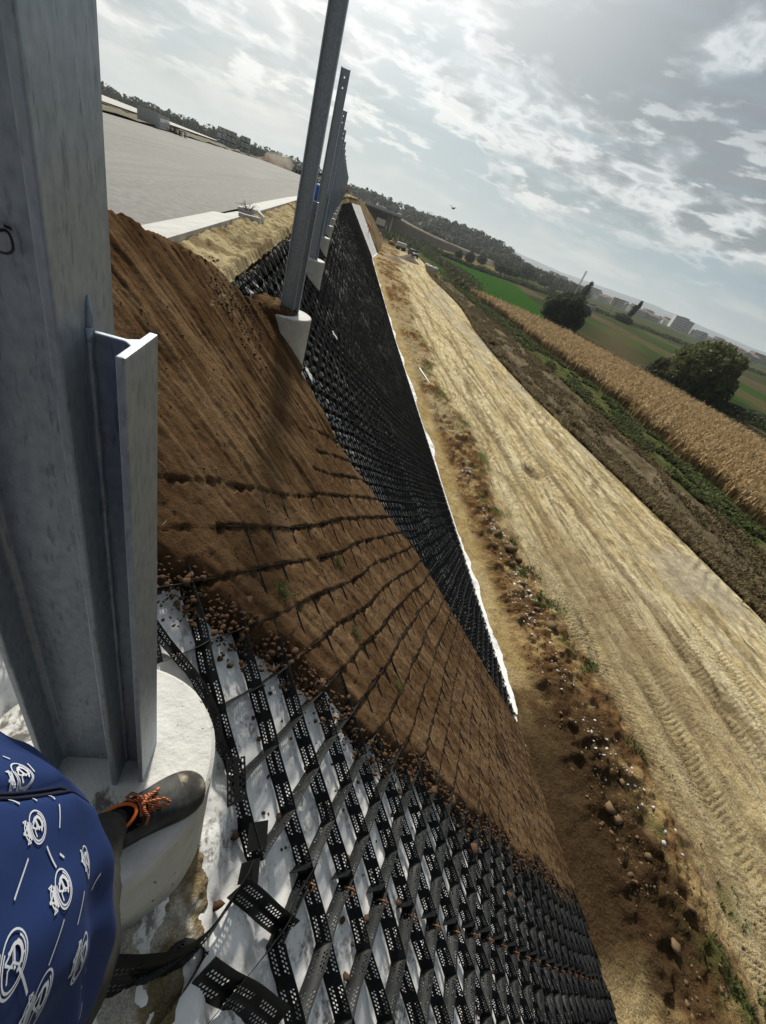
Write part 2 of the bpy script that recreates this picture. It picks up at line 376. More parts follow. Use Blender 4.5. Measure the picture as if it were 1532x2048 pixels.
    # dark gouge on the road
    gg = np.exp(-((X-14.9-.5*np.sin(Y))/.22)**2-((Y-6.2)/.8)**2); h = h-.16*gg
    # edge of the road, gully and corn headland
    h = h-.45*sst(X, xr, xr+1.2)*(1-sst(X, xr+3.2, xr+6.0))
    h = h+.25*(n2-.5)*sst(X, xr+.5, xr+1.5)*(1-sst(X, 31, 33))*near
    hb = fbm(X*.004, Y*.004, 71, 3)-.5; h = h+hb*3*sst(np.hypot(X, Y), 400, 1500)
    # colours
    col = np.zeros(X.shape+(3,)); col[:] = (.155,.115,.058)
    road = mixc(np.array((.53,.425,.235))*np.ones(X.shape+(3,)), (.66,.565,.35), sst(rut+.35*rut2+.9*(n1-.5), -.18, .22))
    rs1 = fbm(Xr*7, Y*.55+Xr*.3, 84, 4)-.5; rs2 = fbm(Xr*16, Y*2.2, 86, 3)-.5
    road = mixc(road, (.24,.18,.095), np.clip(sst(rut2+.7*rough+.6*rut+.5*rs1, .12, .34)*.85, 0, 1))
    road = mixc(road, (.74,.66,.45), sst(rs1+.6*rs2-.4*rough, .10, .26)*.75)
    road = mixc(road, (.19,.145,.085), sst(-rs1-.7*rs2, .12, .27)*.6)
    brz = np.exp(-((X-12.4-.5*np.sin(Y*.3))/1.5)**2)*(1-sst(Y, 11, 19))*sst(n1, .3, .55); road = mixc(road, (.29,.21,.115), brz*.7)
    brz = np.exp(-((X-15.2)/.55)**2)*np.exp(-((Y-6.5)/2.0)**2); road = mixc(road, (.15,.115,.07), brz*.6*sst(n3, .35, .6))
    road = mixc(road, (.22,.165,.09), np.clip(lanes, 0, 1)*.75)
    road = mixc(road, (.42,.38,.30), sst(fbm(X*.5, Y*.16, 83), .55, .68)*.6*sst(X, 14, 17))
    leftroad = (1-sst(X-xl, 1.0, 4.0))*sst(12-Y*.7, 0, 6); road = mixc(road, (.30,.235,.13), leftroad*.5)
    road = mixc(road, (.13,.095,.055), np.clip(pit*1.3+gg*.6, 0, 1)*.75)
    toe = mixc(np.array((.36,.265,.12))*np.ones(X.shape+(3,)), (.46,.36,.19), sst(n2, .35, .65))
    rubc = mixc(np.array((.175,.10,.045))*np.ones(X.shape+(3,)), (.35,.245,.115), sst(n2+.5*(n1-.5), .40, .62))
    rubc = mixc(rubc, (.105,.062,.032), sst(fbm(X*1.7, Y*1.7, 91), .5, .62)*.7)
    rubc = mixc(rubc, (.042,.026,.014), (1-sst(Y+.8*n2, 4.5, 8.0))*(1-sst(X+n2, 9.2, 10.6))*.85*sst(Y+n1, -.2, 1.4))
    rubc = mixc(rubc, (.42,.34,.20), sst(Y, 14, 26)*sst(n1, .42, .6)*.75)
    grass = sst(fbm(X*1.3, Y*1.3, 95), .60, .66)*np.exp(-((X-xl+.3)/.7)**2)
    c = mixc(toe, np.array((.0,.0,.0)), 0*X); tr = np.maximum(sst(X-sh+.5*(n2-.5), 7.25, 7.8), (1-sst(Y+n2, 5.6, 7.4))*sst(Y+n1, .3, 1.8)*.9); c = c*(1-tr[..., None])+rubc*tr[..., None]; c = mixc(c, (.05,.031,.017), (1-sst(Y+1.2*(n2-.5), 4.0, 6.2))*sst(Y+n1, .2, 1.8)*(1-sst(X+n2, 8.4, 9.9))*.8)
    onr = sst(X+.9*(n2-.5), xl-.5, xl+.6)[..., None]; c = c*(1-onr)+road*onr
    c = mixc(c, (.075,.11,.03), grass*.85)
    weed = mixc(np.array((.15,.105,.055))*np.ones(X.shape+(3,)), (.09,.085,.04), sst(n2, .4, .6))
    e = sst(X+.6*(n2-.5), xr-.1, xr+.5)[..., None]; c = c*(1-e)+weed*e
    dirt = mixc(np.array((.12,.095,.058))*np.ones(X.shape+(3,)), (.19,.155,.10), sst(fbm(X*2.5, Y*.5, 97), .4, .6))
    e = sst(X+.6*(n2-.5), xr+2.4, xr+3.0)[..., None]; c = c*(1-e)+dirt*e
    gr = mixc(np.array((.06,.085,.025))*np.ones(X.shape+(3,)), (.12,.11,.05), sst(n2, .45, .6))
    e = sst(X+.8*(n2-.5), 26.3, 27.4)[..., None]; c = c*(1-e)+gr*e
    # the plain beyond: strips of field
    U = X*.94-Y*.10+8*(fbm(X*.01, Y*.01, 101)-.5); V = Y+X*.15
    k = np.floor(U/17.+.6*vn(np.floor(V/95.), 0*V, 103)); hsh = _hash(k, np.floor(V/95.), 105)
    pal = np.array([(.115,.105,.055),(.085,.090,.042),(.060,.115,.030),(.15,.12,.075),(.075,.085,.038),(.13,.12,.06),(.05,.075,.03)])
    f = pal[np.minimum((hsh*7).astype(int), 6)]
    f = mixc(f, (.06,.07,.035), sst(fbm(X*.12, Y*.05, 107), .5, .7)*.5)
    row = .5+.5*np.sin(U*2*np.pi/1.6); f = f*(1-.15*(row*(1-sst(np.hypot(X,Y), 120, 300)))[..., None])
    gf = sst(X, 27, 30)*(1-sst(X-.25*(Y-100), 52, 56))*sst(Y, 104, 108)*(1-sst(Y, 205, 225)); f = f*.72; f = mixc(f, (.032,.085,.016), gf)
    of = sst(X-.1*Y, 6, 12)*(1-sst(X-.25*Y, 30, 40))*sst(Y, 215, 235)*(1-sst(Y, 330, 350)); f = mixc(f, (.17,.14,.06), of)
    bf = np.exp(-((X-.6*(Y-60)-45)/9)**2)*sst(Y, 75, 90)*(1-sst(Y, 150, 170))*sst(X, 52, 58); f = mixc(f, (.12,.09,.055), bf*.6)
    e = np.maximum(sst(X, 52, 54), sst(Y, 99, 103)*sst(X, xr+4, xr+7))[..., None]; c = c*(1-e)+f*e
    far = sst(np.hypot(X, Y), 600, 1600); c = mixc(c, (.10,.11,.075), far*.8)
    scrub = sst(Y, 150, 170)*(1-sst(X, 22, 30)); c = mixc(c, (.14,.11,.06), scrub*.9)
    return h, c
GH, GC = ground(GX, GY)
M_ground = vcmat('earth_ground', .95, 24, .50, 1.0, .07, (1,.6,1), fine2=3.4)
gobj = new_mesh('ground', np.stack([GX, GY, ZG+GH], -1).reshape(-1, 3), grid_faces(len(gx), len(gy)), M_ground, smooth=True, col=GC.reshape(-1, 3))
tag(gobj, kind='structure')
def gh(x, y):
    h, _ = ground(np.array([[float(x)]]), np.array([[float(y)]])); return ZG+float(h[0, 0])

# ------------------------------------------------------------------ embankment: core, shoulder, carriageway
M_brown = vcmat('bank_soil', .95, 10, .3, .8, .05, fine2=1.0)
ys = axis([(-12, 20, .5, .5), (20, 118, 1, 3), (118, 262, 2.5, 3)])
q = np.linspace(0, 1, 40)
V = []; Cc = []
for y in ys:
    bul = float(np.interp(y, [118, 122, 150, 190, 215, 262], [0, .6, 3.0, 5.4, 6.0, 5.0]))
    cr = float(P(s_crest(y), y, -.16)[0])+bul*.55; zc_ = -1.20+gz(y)
    xt = 6.9+sx(y)-.12+bul*1.1
    for t in q:
        x = cr+(xt-cr)*t; z = zc_+(ZG-.1-zc_)*t
        if bul > 0: z += .9*min(1, bul)*(fbm(np.array(x*.35), np.array(y*.12), 5)-.5)*math.sin(math.pi*t)*1.6
        if y < 121: z -= .12
        V.append((x, y, float(z)))
V = np.array(V); nn_ = fbm(V[:,0]*.5, V[:,1]*.25, 9); cc = mixc(np.array((.17,.115,.06))*np.ones((len(V),3)), (.28,.21,.12), sst(nn_, .35, .65))
o = new_mesh('embankment', V, grid_faces(len(ys), 40), M_brown, smooth=True, col=cc); tag(o, kind='structure')

# dry grassed shoulder between crest and kerb
ys = axis([(-3, 12, .03, .04), (12, 40, .06, .2), (40, 140, .5, 2)]); q = np.linspace(0, 1, 46)
Y2, Q2 = np.meshgrid(ys, q, indexing='ij')
x0 = P(s_crest(Y2), Y2, -.05)[..., 0]+.05; x1 = xc(Y2)*0-1.95-.018*np.clip(Y2-6, -10, 16)+.0*Y2
def kerb_out(y): return -1.77-.012*np.clip(y-7, -10, 14)-np.interp(y, [0,25,60,120], [0,0,.1,.0])
x1 = kerb_out(Y2)-.004
X2 = x0+(x1-x0)*Q2
Z2 = -1.14+gz(Y2)+.02*Q2+.10*(fbm(X2*2.5+Y2*.8, Y2*1.6, 15)-.5)+.09*(fbm(X2*12+Y2*5, Y2*5, 19, 4)-.5)+.05*np.exp(-((Q2-.1)/.12)**2)*(fbm(X2*2, Y2*1.5, 23)-.2)
Z2 += .07*sst(Q2, .3, 1.0); Z2 -= .10*(1-sst(Q2+.06*(fbm(X2*0, Y2*2, 37)-.5), 0, .14))
n_ = fbm(X2*5, Y2*3, 29); n3_ = fbm(X2*1.2, Y2*.9, 35)
n_ = fbm(X2*2.2, Y2*9, 29); cc = mixc(np.array((.26,.20,.11))*np.ones(X2.shape+(3,)), (.50,.42,.25), sst(n_, .38, .60)); cc = mixc(cc, (.13,.09,.05), sst(n3_+.35*(1-Q2)*(n_-.2), .52, .68)*.85)
M_should = vcmat('dry_shoulder_soil', .95, 60, .5, 1.0, .02, (.35,1,1), fine2=9)
o = new_mesh('shoulder', np.stack([X2, Y2, Z2], -1).reshape(-1,3), grid_faces(*X2.shape), M_should, smooth=True, col=cc.reshape(-1,3)); tag(o, kind='structure')

# carriageway, verge and farther pale carriageway
def sheet(name, x_in, x_out, ya, dz, mat, nx=6, bumpz=0):
    Ym, Qm = np.meshgrid(ya, np.linspace(0, 1, nx), indexing='ij')
    a = x_in(Ym); b = x_out(Ym); Xm = a+(b-a)*Qm
    Zm = gz(Ym)+dz+(bumpz*(fbm(Xm*.8, Ym*.5, 45)-.3) if bumpz else 0)
    o = new_mesh(name, np.stack([Xm, Ym, Zm], -1).reshape(-1,3), grid_faces(*Xm.shape), mat, smooth=True); tag(o, kind='structure'); return o
ya = axis([(-12, 40, .5, 1), (40, 262, 2, 8)])
pav_in = lambda y: kerb_out(y)-.455; pav_out = lambda y: -14.6-.055*y+0*y
sheet('carriageway', pav_in, pav_out, ya, -1.10, M_asph)
M_verge = pmat('grassy_verge', None, .95, 0, [(.05,.06,.025), (.11,.10,.05), (.19,.15,.09)], .9, 6, (1,1,1), .8, 9, .05)
sheet('verge', lambda y: pav_out(y)+.02, lambda y: pav_out(y)-4.5-.02*y, ya, -1.08, M_verge, 24, .5)
M_pale = pmat('pale_gravel', None, .9, 0, [(.42,.41,.38), (.56,.55,.52)], 1.2, 5)
sheet('far_carriageway', lambda y: pav_out(y)-4.5-.02*y, lambda y: pav_out(y)-30-.1*y, ya, -.72, M_pale)
V = [(-60,-60,-2.2),(-6000,-60,-4),(-6000,6000,-4),(-60,6000,-2.2)]
X3, Y3 = np.meshgrid(axis([(-4000,-400,500,80),(-400,-30,60,8)]), axis([(-100,300,20,20),(300,5000,50,700)]), indexing='ij')
Z3 = -1.3-1.2*sst(Y3, 150, 400)+.8*(fbm(X3*.01, Y3*.01, 33)-.5)
o = new_mesh('plateau', np.stack([X3, Y3, Z3], -1).reshape(-1,3), grid_faces(*X3.shape)[:, ::-1].copy(), M_verge, smooth=True); tag(o, kind='structure')

# kerb with its drain outlet
kb = MB()
def kerb_run(y0, y1):
    ya = np.arange(y0, y1+.01, .5 if y1 < 60 else 2.0)
    prof = [(0,-.22),(0,0),(-.06,.010),(-.10,-.005),(-.46,-.060),(-.46,-.22)]
    vs = []; fs = []
    for y in ya:
        for px_, pz_ in prof: vs.append((float(kerb_out(y))+px_, float(y), float(gz(y))-1.0+pz_))
    k = len(prof)
    for i in range(len(ya)-1):
        for j in range(k-1): fs.append((i*k+j, i*k+j+1, (i+1)*k+j+1, (i+1)*k+j))
    fs += [tuple(range(k)), tuple(range((len(ya)-1)*k+k-1, (len(ya)-1)*k-1, -1))]
    kb.add(vs, fs)
kerb_run(-6, 9.95); kerb_run(11.75, 130)
kerb = kb.build('kerb', M_kerb); tag(kerb, 'long pale concrete kerb along the edge of the grey carriageway', 'kerb')
ch = MB(); z0 = float(gz(10.8))-1.0; ko = float(kerb_out(10.8))
ch.prism([(ko-.10,9.952),(ko,9.952),(ko+.26,10.25),(ko+.26,10.34),(ko-.02,10.06),(ko-.10,10.06)], z0-.22, z0+.012)
ch.prism([(ko-.10,11.62),(ko-.02,11.62),(ko+.26,10.72),(ko+.26,10.80),(ko,11.748),(ko-.10,11.748)], z0-.22, z0+.010)
ch.prism([(ko-.46,10.062),(ko-.02,10.062),(ko+.24,10.342),(ko+.24,10.718),(ko-.02,11.618),(ko-.46,11.618)], z0-.22, z0-.13)
o = ch.build('drain_outlet', M_kerb, bevel=.006); o['label'] = 'open concrete drain chute set into the kerb'; o.parent = kerb

# ------------------------------------------------------------------ white fabric under the cells
def warp(p, q):
    return (.035*(vn(p*.45, q*.5, 201)-.5)*2+.02*(vn(p*1.7, q*1.9, 203)-.5), .045*(vn(p*.4+9, q*.5, 205)-.5)*2+.02*(vn(p*1.6, q*2, 207)-.5))
def L2S(p, q):
    p = np.asarray(p, dtype=float); q = np.asarray(q, dtype=float); a, b = warp(p, q)
    return .33+.393*p+a, 1.06+.465*q+b
PILE_Y = [.60, 6.12, 11.36, 16.9, 22.2, 27.6, 33.0, 38.4, 43.9, 49.3, 54.8, 60.2, 65.6, 71.0, 76.4, 81.8, 87.2, 92.6, 98.0, 103.4]
fs_ = np.concatenate([np.linspace(-1.42, 3, 190, endpoint=False), np.linspace(3, 9.84, 150)])
fy_ = axis([(-3, 1.9, .022, .022), (1.9, 6, .1, .1), (6, 12, .06, .10), (12, 121.5, .25, 2.2)])
S4, Y4 = np.meshgrid(fs_, fy_, indexing='ij')
wr = .035*(fbm(S4*3, Y4*3, 301)-.5)+.03*(np.abs(fbm(S4*5+Y4, Y4*4, 305)-.5)*2)
pil = np.exp(-((S4+.05)/.55)**2-((Y4-.35)/.6)**2); wr = wr+pil*.05*np.abs(np.sin(S4*13+5*fbm(S4*2, Y4*3, 307)))
N4 = -.112+wr*.95
Sx = S4-.12*sst(S4, 9.3, 9.84)+.16*sst(S4, 9.3, 9.84)*np.clip(fbm(Y4*.45, Y4*0, 311)*5-2.2+.8*(fbm(Y4*3, Y4*0, 313)-.5), -.3, 2)
V4 = P(Sx, Y4, N4); V4[..., 2] = np.maximum(V4[..., 2], ZG+.05+.02*wr)
ff = grid_faces(*S4.shape)
o = new_mesh('geotextile_sheet', V4.reshape(-1, 3), ff, M_geo, smooth=True); tag(o, 'wrinkled white fabric sheet laid over the whole slope under the black cells', 'fabric sheet')

# patch of bare earth between the near pile and the torn edge of the fabric
s_, y_ = np.meshgrid(np.linspace(-.32, .26, 70), np.linspace(.02, .72, 80), indexing='ij')
rr = np.hypot((s_+.03)/.26, (y_-.33)/.33); n_ = -.135+.10*np.clip(1.02-rr**2.5+.35*(fbm(s_*9, y_*9, 321)-.5), -.5, .75)+.03*(fbm(s_*25, y_*25, 323)-.5)
cc = mixc(np.array((.20,.155,.09))*np.ones(s_.shape+(3,)), (.42,.39,.33), sst(fbm(s_*8, y_*8, 325), .45, .6))
M_earth = vcmat('bare_earth', .95, 60, .4, 1, .01, fine2=9)
o = new_mesh('earth_patch', P(s_, y_, n_).reshape(-1,3), grid_faces(*s_.shape), M_earth, smooth=True, col=cc.reshape(-1,3)); tag(o, kind='structure')

# ------------------------------------------------------------------ soil poured over the cells
def fill_edge_near(s): return 1.50+.05*np.sin(s*3)+.10*(fbm(s*2.2, s*0, 331)-.5)
def fill_edge_far(s): return np.interp(s, [-2.4,-1.3,-.95,-.40,-.15,.4, 1, 2, 3.6, 5, 6.3, 8.5, 9.8], [4.3, 5.2, 6.40, 6.40, 5.75, 5.42, 5.36, 5.5, 5.7, 5.6, 5.4, 5.1, 4.95])
s_ = axis([(-2.45, 3, .014, .016), (3, 10.15, .018, .026)]); y_ = np.arange(1.22, 6.62, .016)
S5, Y5 = np.meshgrid(s_, y_, indexing='ij')
p_ = (S5-.33)/.393; q_ = (Y5-1.06)/.465; wa, wb = warp(p_, q_); p_ = (S5-wa-.33)/.393; q_ = (Y5-wb-1.06)/.465
a_ = p_+q_; b_ = p_-q_; ta = np.ceil(a_)-a_; tb = np.ceil(b_)-b_
tt = np.minimum(ta, tb)
bw_ = b_+.9*(fbm(S5*.8, Y5*.8, 341)-.5); over = 1-sst(bw_, -5.9-3.2*sst(Y5, 3.4, 5.2), -4.3-3.2*sst(Y5, 3.4, 5.2))     # buried cells at the top
fa_ = a_-np.floor(a_); jit = fbm(np.floor(a_)*3.3, np.floor(b_)*1.9, 342, 1)
n_cell = .011-.014*tb-.085*sst(tb+.16*(jit-.5)-.12*fa_+.05*np.sin(a_*17+b_*5), .85, 1.0)*(1-.9*fa_)*(.15+1.3*jit)+.006*np.sin(a_*2*np.pi+1)*(tb < .5)-.018*(fbm(np.floor(a_)*3.1, np.floor(b_)*2.7, 343, 1)) 
rill = fbm(S5*.8+Y5*.15, Y5*7.5+1.6*S5*.35, 345, 4)-.5; rill2 = fbm(S5*2.2, Y5*16+S5*1.2, 347, 4)-.5; gr_ = fbm(S5*22, Y5*22, 349, 4)-.5
n_over = .028+.055*rill+.02*rill2+.03*(fbm(S5*1.3, Y5*1.3, 351)-.5)
hair = fbm(S5*1.6, Y5*34+S5*2.5, 348, 3)-.5
N5 = n_cell*(1-over)+n_over*over+(.016*rill2+.012*rill)*(1-over)+.011*gr_+.010*hair
# mound heaped over the crest
md = np.exp(-((S5+1.7)/.85)**2)*(1-sst(Y5, 4.9, 6.2)); N5 = N5+.06*md
gul = .02*(np.abs(fbm(S5*1.0, Y5*4, 353)-.5)<.02)
dn_ = Y5-fill_edge_near(S5); df_ = fill_edge_far(S5)-Y5+.10*(fbm(S5*3, Y5*3, 355)-.5)
cellj = .05*(fbm(np.floor(a_)*7.7, np.floor(b_)*5.1, 357, 1)-.5)
N5 = N5-.16*(1-sst(dn_+cellj*3+.12*(fbm(S5*6, Y5*6, 359)-.5), -.10, .16))-.2*(1-sst(df_, -.05, .10))
V5 = P(S5, Y5, N5)
pm = 1-sst(np.hypot((V5[...,0]+.62)/.40, (Y5-6.10)/.36)+.10*(fbm(V5[...,0]*9, Y5*9, 368)-.5), .72, 1.0); V5[...,2] = np.maximum(V5[...,2], V5[...,2]*(1-pm)+pm*(-1.40+.10*(-.5-V5[...,0])+.03*gr_*2))
# towards the crest the soil turns level and lies on the shoulder
zsh = -1.02+gz(Y5)+.10*rill+.42*(1-sst(Y5, 1.6, 5.6))*np.exp(-((V5[...,0]+1.55)/.5)**2)+.05*gr_+.03*rill2
zmax = np.where(V5[...,0] < -.75, zsh+.30*(1-sst(Y5, 2.6, 5.5))*sst(-V5[...,0], .7, 1.3), 9)
k_ = sst(-V5[...,0], .75, 1.5)
V5[...,2] = np.where(V5[...,0] < -.75, np.minimum(V5[...,2], V5[...,2]*(1-k_)+zmax*k_), V5[...,2])
endd = sst(-V5[...,0]+.15*(fbm(Y5*2.5, Y5*0, 361)-.5), 1.50, 1.80); V5[...,2] -= .6*endd
V5[...,2] = np.maximum(V5[...,2], ZG-.02+.06*(fbm(S5*5, Y5*5, 363)-.3))
cc = mixc(np.array((.102,.061,.032))*np.ones(S5.shape+(3,)), (.160,.102,.056), sst(fbm(S5*1.4, Y5*6, 365), .35, .62))
cc = mixc(cc, (.070,.039,.020), sst(fbm(S5*1.1, Y5*1.4, 367), .50, .66)*(.25+.6*over))
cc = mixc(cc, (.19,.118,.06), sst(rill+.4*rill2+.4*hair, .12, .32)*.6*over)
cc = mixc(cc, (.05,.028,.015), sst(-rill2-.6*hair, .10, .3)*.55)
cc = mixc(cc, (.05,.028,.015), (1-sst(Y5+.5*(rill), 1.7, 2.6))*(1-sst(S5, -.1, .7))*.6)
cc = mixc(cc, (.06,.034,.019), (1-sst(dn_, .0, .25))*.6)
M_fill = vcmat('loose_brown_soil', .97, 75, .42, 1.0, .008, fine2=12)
keep = (dn_ > -.24) & (df_ > -.26)
fa = grid_faces(*S5.shape); kk = keep.reshape(-1)[fa].all(axis=1); fa = fa[kk]
used = np.unique(fa); mp = np.full(S5.size, -1); mp[used] = np.arange(len(used))
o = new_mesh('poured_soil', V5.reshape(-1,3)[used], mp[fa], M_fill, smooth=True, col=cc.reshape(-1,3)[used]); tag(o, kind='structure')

# ------------------------------------------------------------------ clods and stones (nobody could count them)
def rocks_mesh(name, pts, sizes, mat, sub=1, sq=.75):
    bm = bmesh.new(); bmesh.ops.create_icosphere(bm, subdivisions=sub, radius=1); base = np.array([v.co[:] for v in bm.verts]); fc = np.array([[v.index for v in f.verts] for f in bm.faces]); bm.free()
    n = len(pts); k = len(base)
    B = np.repeat(base[None], n, 0); J = 1+.75*(rng.random((n, k, 1))-.5); B = B*J
    sc_ = np.stack([1+.8*(rng.random(n)-.3), 1+.5*(rng.random(n)-.3), sq*(1+.3*(rng.random(n)-.5))], 1); B = B*sc_[:, None]
    th = rng.random(n)*6.28; c, s = np.cos(th)[:, None], np.sin(th)[:, None]
    ph = (rng.random(n)-.5)*1.2; cp, sp = np.cos(ph)[:, None], np.sin(ph)[:, None]
    X, Y, Z = B[...,0], B[...,1], B[...,2]; X, Z = X*cp-Z*sp, X*sp+Z*cp; X, Y = X*c-Y*s, X*s+Y*c
    V = np.stack([X, Y, Z], -1)*np.asarray(sizes)[:, None, None]+np.asarray(pts)[:, None]
    F = (fc[None]+(np.arange(n)*k)[:, None, None]).reshape(-1, 3)
    return new_mesh(name, V.reshape(-1,3), F, mat)
M_clod = pmat('soil_clod', None, .97, 0, [(.045,.025,.014), (.085,.048,.025), (.13,.08,.042)], 9, 4, (1,1,1), .7, 60, .01)
pts = []; sz = []
for _ in range(3900):
    s = rng.random()**1.2*9.6-.75; e = float(fill_edge_near(s)); y = e-.03+rng.normal()*.07-.03*rng.random()
    a, b = warp((s-.33)/.393, (y-1.06)/.465); p = (s-float(a)-.33)/.393; qq = (y-float(b)-1.06)/.465
    t = min(math.ceil(p+qq)-(p+qq), math.ceil(p-qq)-(p-qq))
    if t > .9 and rng.random() < .7: continue
    r = .004+.011*rng.random()**2.2+.008*(rng.random() < .03)
    lvl = -.095+.055*max(0, 1-t*1.3)+.05*float(sst(y-e, -.12, .08))
    pts.append(P(s, y, lvl+r*.5)); sz.append(r)
for _ in range(420):      # strays in open cells
    s = rng.random()*8; y = .1+rng.random()*1.3; r = .006+.013*rng.random()**3; 
    a, b = warp((s-.33)/.393, (y-1.06)/.465); p = (s-float(a)-.33)/.393; qq = (y-float(b)-1.06)/.465
    if min(math.ceil(p+qq)-(p+qq), math.ceil(p-qq)-(p-qq)) > .28: continue
    pts.append(P(s, y, -.10+r)); sz.append(r)
for s, y in ((.02,1.62),(-.08,1.66),(.13,1.60),(.7,1.55),(2.25,1.58),(3.1,1.50),(3.5,1.2),(4.6,1.0),(2.6,1.45)):
    pts.append(P(s, y, -.03)); sz.append(.035+.02*rng.random())
o = rocks_mesh('soil_clods', np.array(pts), sz, M_clod); tag(o, 'dark crumbling soil clods spilling into the cells along the near edge of the brown soil', 'clods', kind='stuff')
pts = []; sz = []
for _ in range(500):      # crumbs on top of the mound
    s = -2.2+rng.random()*3.2; y = 1.6+rng.random()*(1.6+.6*rng.random()); r = .003+.006*rng.random()**3
    i = min(len(s_)*0+np.searchsorted(axis([(-2.45, 3, .014, .016)]), s), S5.shape[0]-1); j = min(int((y-1.22)/.016), S5.shape[1]-1)
    pts.append(V5[i, j]+np.array((0,0,r*.3))); sz.append(r)
for _ in range(420):
    j = int((4.2+rng.random()*1.7-1.22)/.016); i = np.searchsorted(S5[:,0], -1.9+rng.random()*.9+.35*(rng.random()))
    r = .005+.012*rng.random()**2; pts.append(V5[i, j]+np.array((0,0,r*.3))); sz.append(r)
o = rocks_mesh('soil_crumbs', np.array(pts), sz, M_clod); tag(o, 'fine soil crumbs scattered over the brown mound beside the near post', 'crumbs', kind='stuff')
M_spoil = pmat('spoil_stone', None, .95, 0, [(.09,.058,.03), (.15,.10,.052), (.23,.165,.09)], 2.2, 4, (1,1,1), .6, 20, .02)
pts = []; sz = []
for _ in range(3600):
    y = -1.5+rng.random()**1.7*46; x = 7.4+abs(rng.normal())*.95+float(sx(y))+.5*rng.random()
    if x > 10.6: continue
    if fbm(np.array(x*1.1), np.array(y*.9), 401) < .42: continue
    r = .010+.040*rng.random()**4; pts.append((x, y, -r*.15)); sz.append(r)
for x, y, r in ((8.55,12.6,.17),(8.8,11.7,.20),(8.6,10.9,.16),(9.1,11.3,.18),(8.7,10.0,.12),(9.2,8.3,.17),(8.9,8.9,.13),(8.1,3.0,.12),(8.25,2.85,.11),(8.9,3.6,.07),(8.0,4.9,.06),(8.6,2.2,.08),(9.0,1.4,.09),(8.3,.9,.10),(7.9,1.9,.07)):
    pts.append((x, y, .05)); sz.append(r)
pts = np.array(pts); h_, _ = ground(pts[:,0][:,None], pts[:,1][:,None]); pts[:,2] += ZG+h_[:,0]
o = rocks_mesh('spoil_stones', pts, sz, M_spoil); tag(o, 'brown stones and lumps of spoil strewn along the foot of the slope', 'stones', kind='stuff')
M_lime = pmat('white_stone', None, .9, 0, [(.42,.41,.38), (.66,.66,.63)], 8)
pts = []; sz = []
cl = [(8.35,17.5,.5,1.6,190),(8.5,13.2,.45,1.7,160),(8.7,9.8,.5,1.2,150),(8.5,8.4,.5,1.0,60),(8.6,6.3,.5,.9,60),(8.8,4.6,.6,.8,60),(9.3,3.6,.5,.7,50),(9.0,24,.4,4,60),(9.8,8.2,.5,2,16),(9.6,2.4,.4,.6,14)]
for cx_, cy_, ax_, ay_, n in cl:
    for _ in range(int(n*.6)):
        x = cx_+rng.normal()*ax_*.6; y = cy_+rng.normal()*ay_*.6
        if x < 7.3+float(sx(y)): continue
        r = .012+.045*rng.random()**3.0; pts.append((x, y, r*.3)); sz.append(r)
pts = np.array(pts); h_, _ = ground(pts[:,0][:,None], pts[:,1][:,None]); pts[:,2] += ZG+h_[:,0]
o = rocks_mesh('white_stones', pts, sz, M_lime, sq=.55); tag(o, 'small white stones scattered in the spoil beside the haul road', 'stones', kind='stuff')

# ------------------------------------------------------------------ cellular mats
def near_pile(x, y):
    for py in PILE_Y:
        if abs(y-py) < .5 and (x-float(xc(py)))**2+(y-py)**2 < .355**2: return True
    return False
def wall(V, F, U, M, A, B, nseg, thick, hb=-.094, ht=0.0, u0=0.0, m=0):
    """one strip wall from lattice point A to B (s, y)"""
    (s0, y0), (s1, y1) = A, B
    t = np.linspace(0, 1, nseg+1); k = t*t*(3-2*t)
    s = s0+(s1-s0)*(.8*t+.2*k); y = y0+(y1-y0)*t
    if nseg > 1:
        nx_, ny_ = -(y1-y0), (s1-s0); l = math.hypot(nx_, ny_)+1e-9; bw = (rng.random()-.5)*.012
        s = s+nx_/l*bw*np.sin(np.pi*t); y = y+ny_/l*bw*np.sin(np.pi*t)
    jt = ht+(rng.random()-.5)*.008; L = math.hypot(s1-s0, y1-y0); u = u0+t*L
    ln = (rng.random()-.5)*.012 if nseg > 1 else 0
    b = len(V)
    if not thick:
        V.extend(P(s, y, hb)); V.extend(P(s, y, jt)); n = nseg+1
        for i in range(nseg):
            F.append((b+i, b+i+1, b+n+i+1, b+n+i)); U.extend([(u[i],0),(u[i+1],0),(u[i+1],jt-hb),(u[i],jt-hb)]); M.append(m)
        return
    ds, dy = np.gradient(s), np.gradient(y); l = np.hypot(ds, dy)+1e-9; os_, oy_ = -dy/l*thick/2, ds/l*thick/2; n = nseg+1
    V.extend(P(s+os_-ln, y+oy_, hb)); V.extend(P(s+os_, y+oy_, jt)); V.extend(P(s-os_-ln, y-oy_, hb)); V.extend(P(s-os_, y-oy_, jt))
    for i in range(nseg):
        F.append((b+i, b+i+1, b+n+i+1, b+n+i)); U.extend([(u[i],0),(u[i+1],0),(u[i+1],jt-hb),(u[i],jt-hb)]); M.append(m)
        F.append((b+2*n+i+1, b+2*n+i, b+3*n+i, b+3*n+i+1)); U.extend([(u[i+1],0),(u[i],0),(u[i],jt-hb),(u[i+1],jt-hb)]); M.append(m)
        F.append((b+n+i, b+n+i+1, b+3*n+i+1, b+3*n+i)); U.extend([(0,0)]*4); M.append(1)
